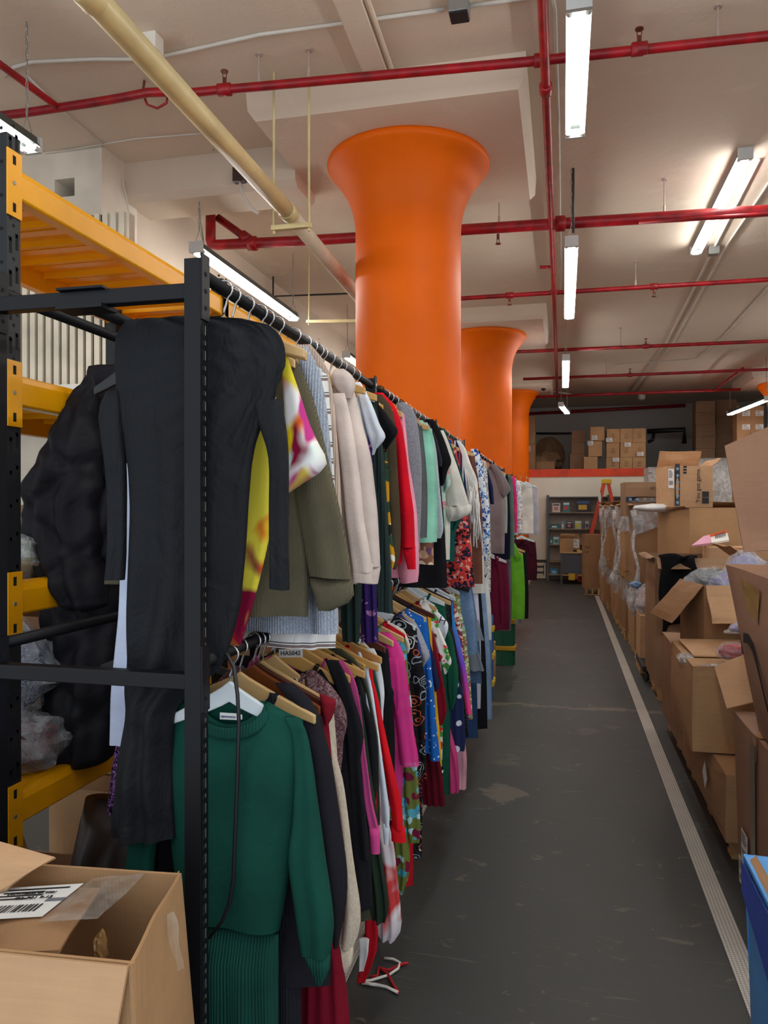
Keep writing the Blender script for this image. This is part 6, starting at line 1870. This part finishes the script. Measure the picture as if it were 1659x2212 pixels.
# workbench
yD = 17.9
a, b = P(1210, 1192, Y=yD), P(1264, 1192, Y=yD)
zt = a.z
t = thing('work_table', 'grey work table with a wooden top in front of the toy shelves', 'table', (a.x, yD, 0))
MB().box(a.x, b.x + .25, yD, yD + .6, zt - .03, zt).build('table_top', solid((200, 168, 122), .6), t)
for x in (a.x + .03, b.x + .2):
    for y in (yD + .03, yD + .57):
        MB().box(x - .02, x + .02, y - .02, y + .02, 0, zt - .03).build('leg', M_GREY, t)
MB().box(a.x + .05, b.x + .2, yD + .04, yD + .06, .24, zt - .05).build('front_panel', solid((86, 90, 100), .5), t)
MB().box(a.x, b.x + .22, yD + .02, yD + .58, .19, .22).build('lower_shelf', solid((190, 158, 114), .6), t)
t = carton('carton', 'open tan carton with a white label on the work table', P(1230, 1190, Y=yD).x + .01, yD + .27, zt, .44, .42, .30, 0, C0, open_=True, flaps=[('b', 95, .10, 0, C1)])[0]
p = P(1245, 1174, Y=yD + .05)
sticker(t, (p.x, yD + .045, p.z), (1, 0, 0), (0, 0, 1), .12, .19, [M_LABEL, M_INK])
for k, (px, c, lab) in enumerate(((1242, (30, 30, 32), 'small black gadget on the work table'), (1250, (226, 190, 40), 'small yellow packet on the work table'), (1257, (196, 210, 226), 'small pale packet on the work table'))):
    p = P(px, 1190, Y=yD + .04)
    tag(MB().box(p.x - .04, p.x + .04, yD + .01, yD + .045, zt, zt + .05 - .008 * k).build('small_packet', solid(c, .5), bevel=.006), lab, 'packet')
p = P(1238, 1245, Y=yD - .03)
t = thing('price_card', 'yellow and red cards hanging below the work table', 'card', (p.x, yD - .01, .1))
MB().box(p.x - .10, p.x + .04, yD - .03, yD - .022, .10, .25).build('card', solid((214, 176, 40), .5), t)
MB().box(p.x - .02, p.x + .10, yD - .022, yD - .014, .13, .25).build('card', solid((150, 90, 70), .5), t)
# ladder
yT = 18.58
M_LAD = paint('ladder_orange', (222, 76, 40), .45, var=.05)
t = thing('step_ladder', 'orange folding step ladder with a yellow top by the toy shelves', 'ladder', (1.0, yT, 0))
tp = P(1310, 1040, Y=yT)
for s in (-.16, .16):
    MB().beam((tp.x - .05, yT + s * .5, tp.z - .03), (tp.x - .62, yT + s * .8, .01), .085, .03, up=(0, 1, 0)).build('front_rail', M_LAD, t)
    MB().beam((tp.x + .04, yT + s * .5, tp.z - .03), (tp.x + .52, yT + s * .8, .01), .07, .03, up=(0, 1, 0)).build('rear_rail', M_LAD, t)
for k in range(6):
    u = (k + 1) / 7
    MB().box(tp.x - .05 - .57 * u - .04, tp.x - .05 - .57 * u + .05, yT - .08 - .04 * u, yT + .08 + .04 * u, tp.z * (1 - u) - .02, tp.z * (1 - u) + .01).build('step', M_STEEL, t)
MB().box(tp.x - .11, tp.x + .11, yT - .12, yT + .12, tp.z - .06, tp.z + .05).build('top_cap', solid((222, 180, 26), .45), t, bevel=.015)
p = Vector((tp.x - .16, yT - .125, tp.z - .36))
MB().add([p + Vector((.035 * math.cos(q) - .012 * math.sin(q), -.02, .14 * math.sin(q))) for q in [2 * PI * i / 14 for i in range(14)]], [tuple(range(14))]).build('maker_badge', M_LABEL, t)
# carton with print at the end of the row
pallet('small pallet under the tall carton by the work table', .42, .72, 15.75, 16.05)
t, M = carton('printed_carton', 'tall narrow carton with dark lettering at the end of the row', .565, 15.92, .126, .34, .34, 1.08, 8, C1, tape=False)
u = M.to_3x3() @ Vector((1, 0, 0))
for k, s in enumerate(('WATES', 'VANCE')):
    text('lettering', s, .07, M @ Vector((-.06, -.178, .82 - .09 * k)), u, (0, 0, 1), M_INK, t)

# ================================================================ MEZZANINE STORE
MZ = MEZ
def mbox(label, px0, px1, py0, py1, Y, m, tag_=None, grp='cartons on the mezzanine', z0=None):
    a, b = P(px0, py1, Y=Y), P(px1, py0, Y=Y)
    z0 = a.z if z0 is None else z0
    t, M = carton('carton', label, (a.x + b.x) / 2, Y + .25, z0, b.x - a.x - .01, .46, b.z - z0 - .006, 0, m, tape=False, group=grp, n=3, bulge=.006)
    if tag_:
        u, v = tag_
        sticker(t, (a.x + (b.x - a.x) * u, Y - .02, z0 + (b.z - z0) * v), (1, 0, 0), (0, 0, 1), .13, .11, [M_LABEL, M_INK], True)
    return t
Y0 = 19.75
cols = [(1310, 1339), (1339, 1367), (1367, 1396)]
rows = [(986, 1011, MZ), (952, 985, None), (920, 952, None)]
rn = ['bottom', 'middle', 'top']
cn = ['first', 'second', 'third']
zz = MZ
hts = [.31, .36, .35]
tg = {(0, 0): (.9, .8), (1, 1): (.8, .85), (1, 2): (.75, .2), (2, 0): (.2, .2)}
for r in range(3):
    for c in range(3):
        a, b = P(cols[c][0], 950, Y=Y0), P(cols[c][1], 950, Y=Y0)
        t, M = carton('carton', '%s row, %s carton of the square mezzanine stack' % (rn[r].capitalize(), cn[c]), (a.x + b.x) / 2, Y0 + .25, zz, b.x - a.x - .012, .46, hts[r] - .006, R.uniform(-2, 2), C0, tape=False, group='square stack on the mezzanine', n=3, bulge=.004)
        if (r, c) in tg:
            u, v = tg[(r, c)]
            sticker(t, (a.x + (b.x - a.x) * u - .06 * (u > .5), Y0 - .025, zz + hts[r] * v), (1, 0, 0), (0, 0, 1), .15, .10, [M_LABEL, M_INK], True)
        mb = MB()
        q = Vector(((a.x + b.x) / 2, Y0 + .008, zz + hts[r] * .5))
        for k in range(3):
            mb.box(q.x - .05 + .012 * k, q.x + .05 - .01 * k, Y0 + .004, Y0 + .008, q.z - .06 + .045 * k, q.z - .048 + .045 * k)
        mb.build('handling_mark', solid((120, 84, 52), .7), t)
    zz += hts[r]
mbox('bottom carton of the short mezzanine stack', 1261, 1291, 986, 1011, Y0, C0, z0=MZ)
mbox('middle labelled carton of the short mezzanine stack', 1271, 1301, 952, 986, Y0 + .02, C0, (.15, .85))
mbox('top labelled carton of the short mezzanine stack', 1275, 1306, 921, 952, Y0 + .02, C0, (.3, .2))
zl = MZ
for k, (px0, px1, py0, lab) in enumerate(((1230, 1262, 980, 'lowest dim carton of the leaning mezzanine column'), (1234, 1262, 955, 'middle dim carton of the leaning mezzanine column'), (1236, 1264, 930, 'topmost dim carton of the leaning mezzanine column'))):
    b = P(px1, py0, Y=20.3); a = P(px0, py0, Y=20.3)
    carton('carton', lab, (a.x + b.x) / 2, 20.5, zl, b.x - a.x, .5, b.z - zl - .005, 3 - 2 * k, C2, tape=False, group='cartons on the mezzanine', n=3)
    zl = b.z
zl = MZ
for k, (py0, lab) in enumerate(((988, 'lowest carton beside the third orange column'), (958, 'labelled middle carton beside the third orange column'), (930, 'upper carton beside the third orange column'), (898, 'topmost dim carton beside the third orange column'))):
    a, b = P(1128, py0, Y=19.9), P(1156, py0, Y=19.9)
    t, M = carton('carton', lab, (a.x + b.x) / 2, 20.12, zl, b.x - a.x, .42, b.z - zl - .005, 0, C1, tape=False, group='cartons on the mezzanine', n=3)
    if k == 1:
        sticker(t, (b.x - .16, 19.89, (zl + b.z) / 2 + .05), (1, 0, 0), (0, 0, 1), .08, .13, [M_LABEL, M_INK])
    zl = b.z
carton('carton', 'squat carton low between the mezzanine columns', P(1178, 1000, Y=20.1).x, 20.4, MZ, .46, .5, .25, 0, C1, tape=False, n=3)
t = thing('lumpy_sack', 'brown paper bundle slumped on the mezzanine', 'bundle', (P(1170, 990, Y=21).x, 21, MZ))
mb = MB(); crumple(mb, (P(1178, 985, Y=21).x, 21, MZ + .28), .42, (1, .8, .72), 4, .3); mb.build('bundle', C2, t)
t = thing('lumpy_sack', 'tall dark bundle behind the squat mezzanine carton', 'bundle', (P(1185, 960, Y=22.4).x, 22.4, MZ))
mb = MB(); crumple(mb, (P(1186, 962, Y=22.4).x, 22.4, MZ + .55), .55, (.8, .6, 1.0), 8, .2); mb.build('bundle', C2, t)
# tall dim columns of cartons toward the right
for cidx, (px0, px1, tops, Y, word) in enumerate(((1503, 1546, (968, 942, 916, 890, 865), 21.0, 'nearer'), (1546, 1592, (968, 935, 900, 862), 21.4, 'farther'))):
    zl = MZ
    for k, py0 in enumerate(tops):
        a, b = P(px0, py0, Y=Y), P(px1, py0, Y=Y)
        carton('carton', 'carton number %s up the %s tall dim mezzanine column' % (('one', 'two', 'three', 'four', 'five')[k], word), (a.x + b.x) / 2, Y + .3, zl, b.x - a.x - .01, .55, b.z - zl - .005, R.uniform(-2, 2), C2, tape=False, group='tall dim mezzanine columns', n=3)
        zl = b.z
a = P(1510, 868, Y=20.9)
for r, (py0, py1) in enumerate(((1010, 935), (935, 903), (903, 878))):
    for c, (px0, px1) in enumerate(((1592, 1622), (1622, 1650))):
        z0 = MZ if r == 0 else P(1600, py1, Y=19.7).z
        a, b = P(px0, py0, Y=19.7), P(px1, py0, Y=19.7)
        if r == 0:
            b.z = P(1600, 935, Y=19.7).z
        t, M = carton('carton', ['bottom', 'middle', 'top'][r] + [' carton nearer the aisle', ' carton nearer the column'][c] + ' in the labelled stack by the right column', (a.x + b.x) / 2, 19.95, z0, b.x - a.x - .01, .46, b.z - z0 - .006, 0, C0, tape=False, group='labelled stack by the right column', n=3, bulge=.005)
        if r:
            sticker(t, ((a.x + b.x) / 2 + .05, 19.70, z0 + (b.z - z0) * .6), (1, 0, 0), (0, 0, 1), .17, .12, [M_LABEL, M_INK])
# pipes on the mezzanine wall
mb = MB()
pp = [P(x, y, Y=22.2) for x, y in ((1398, 932), (1478, 928), (1478, 958))]
tag(mb.tube(pp, .07, 10).build('wall_pipe', solid((24, 24, 26), .5), smooth=True), 'black pipe running level across the mezzanine wall', 'pipe')
pp = [P(x, y, Y=22.0) for x, y in ((1400, 955), (1410, 950), (1412, 936))]
tag(MB().tube(pp, .05, 10).build('wall_pipe', solid((24, 24, 26), .5), smooth=True), 'short bent black pipe under the level mezzanine pipe', 'pipe')
wire('black rail along the top of the mezzanine bundles', [P(1158, 936, Y=23.4), P(1235, 936, Y=23.4)], .03, solid((24, 24, 26), .5), 'wall_rail', 'rail')
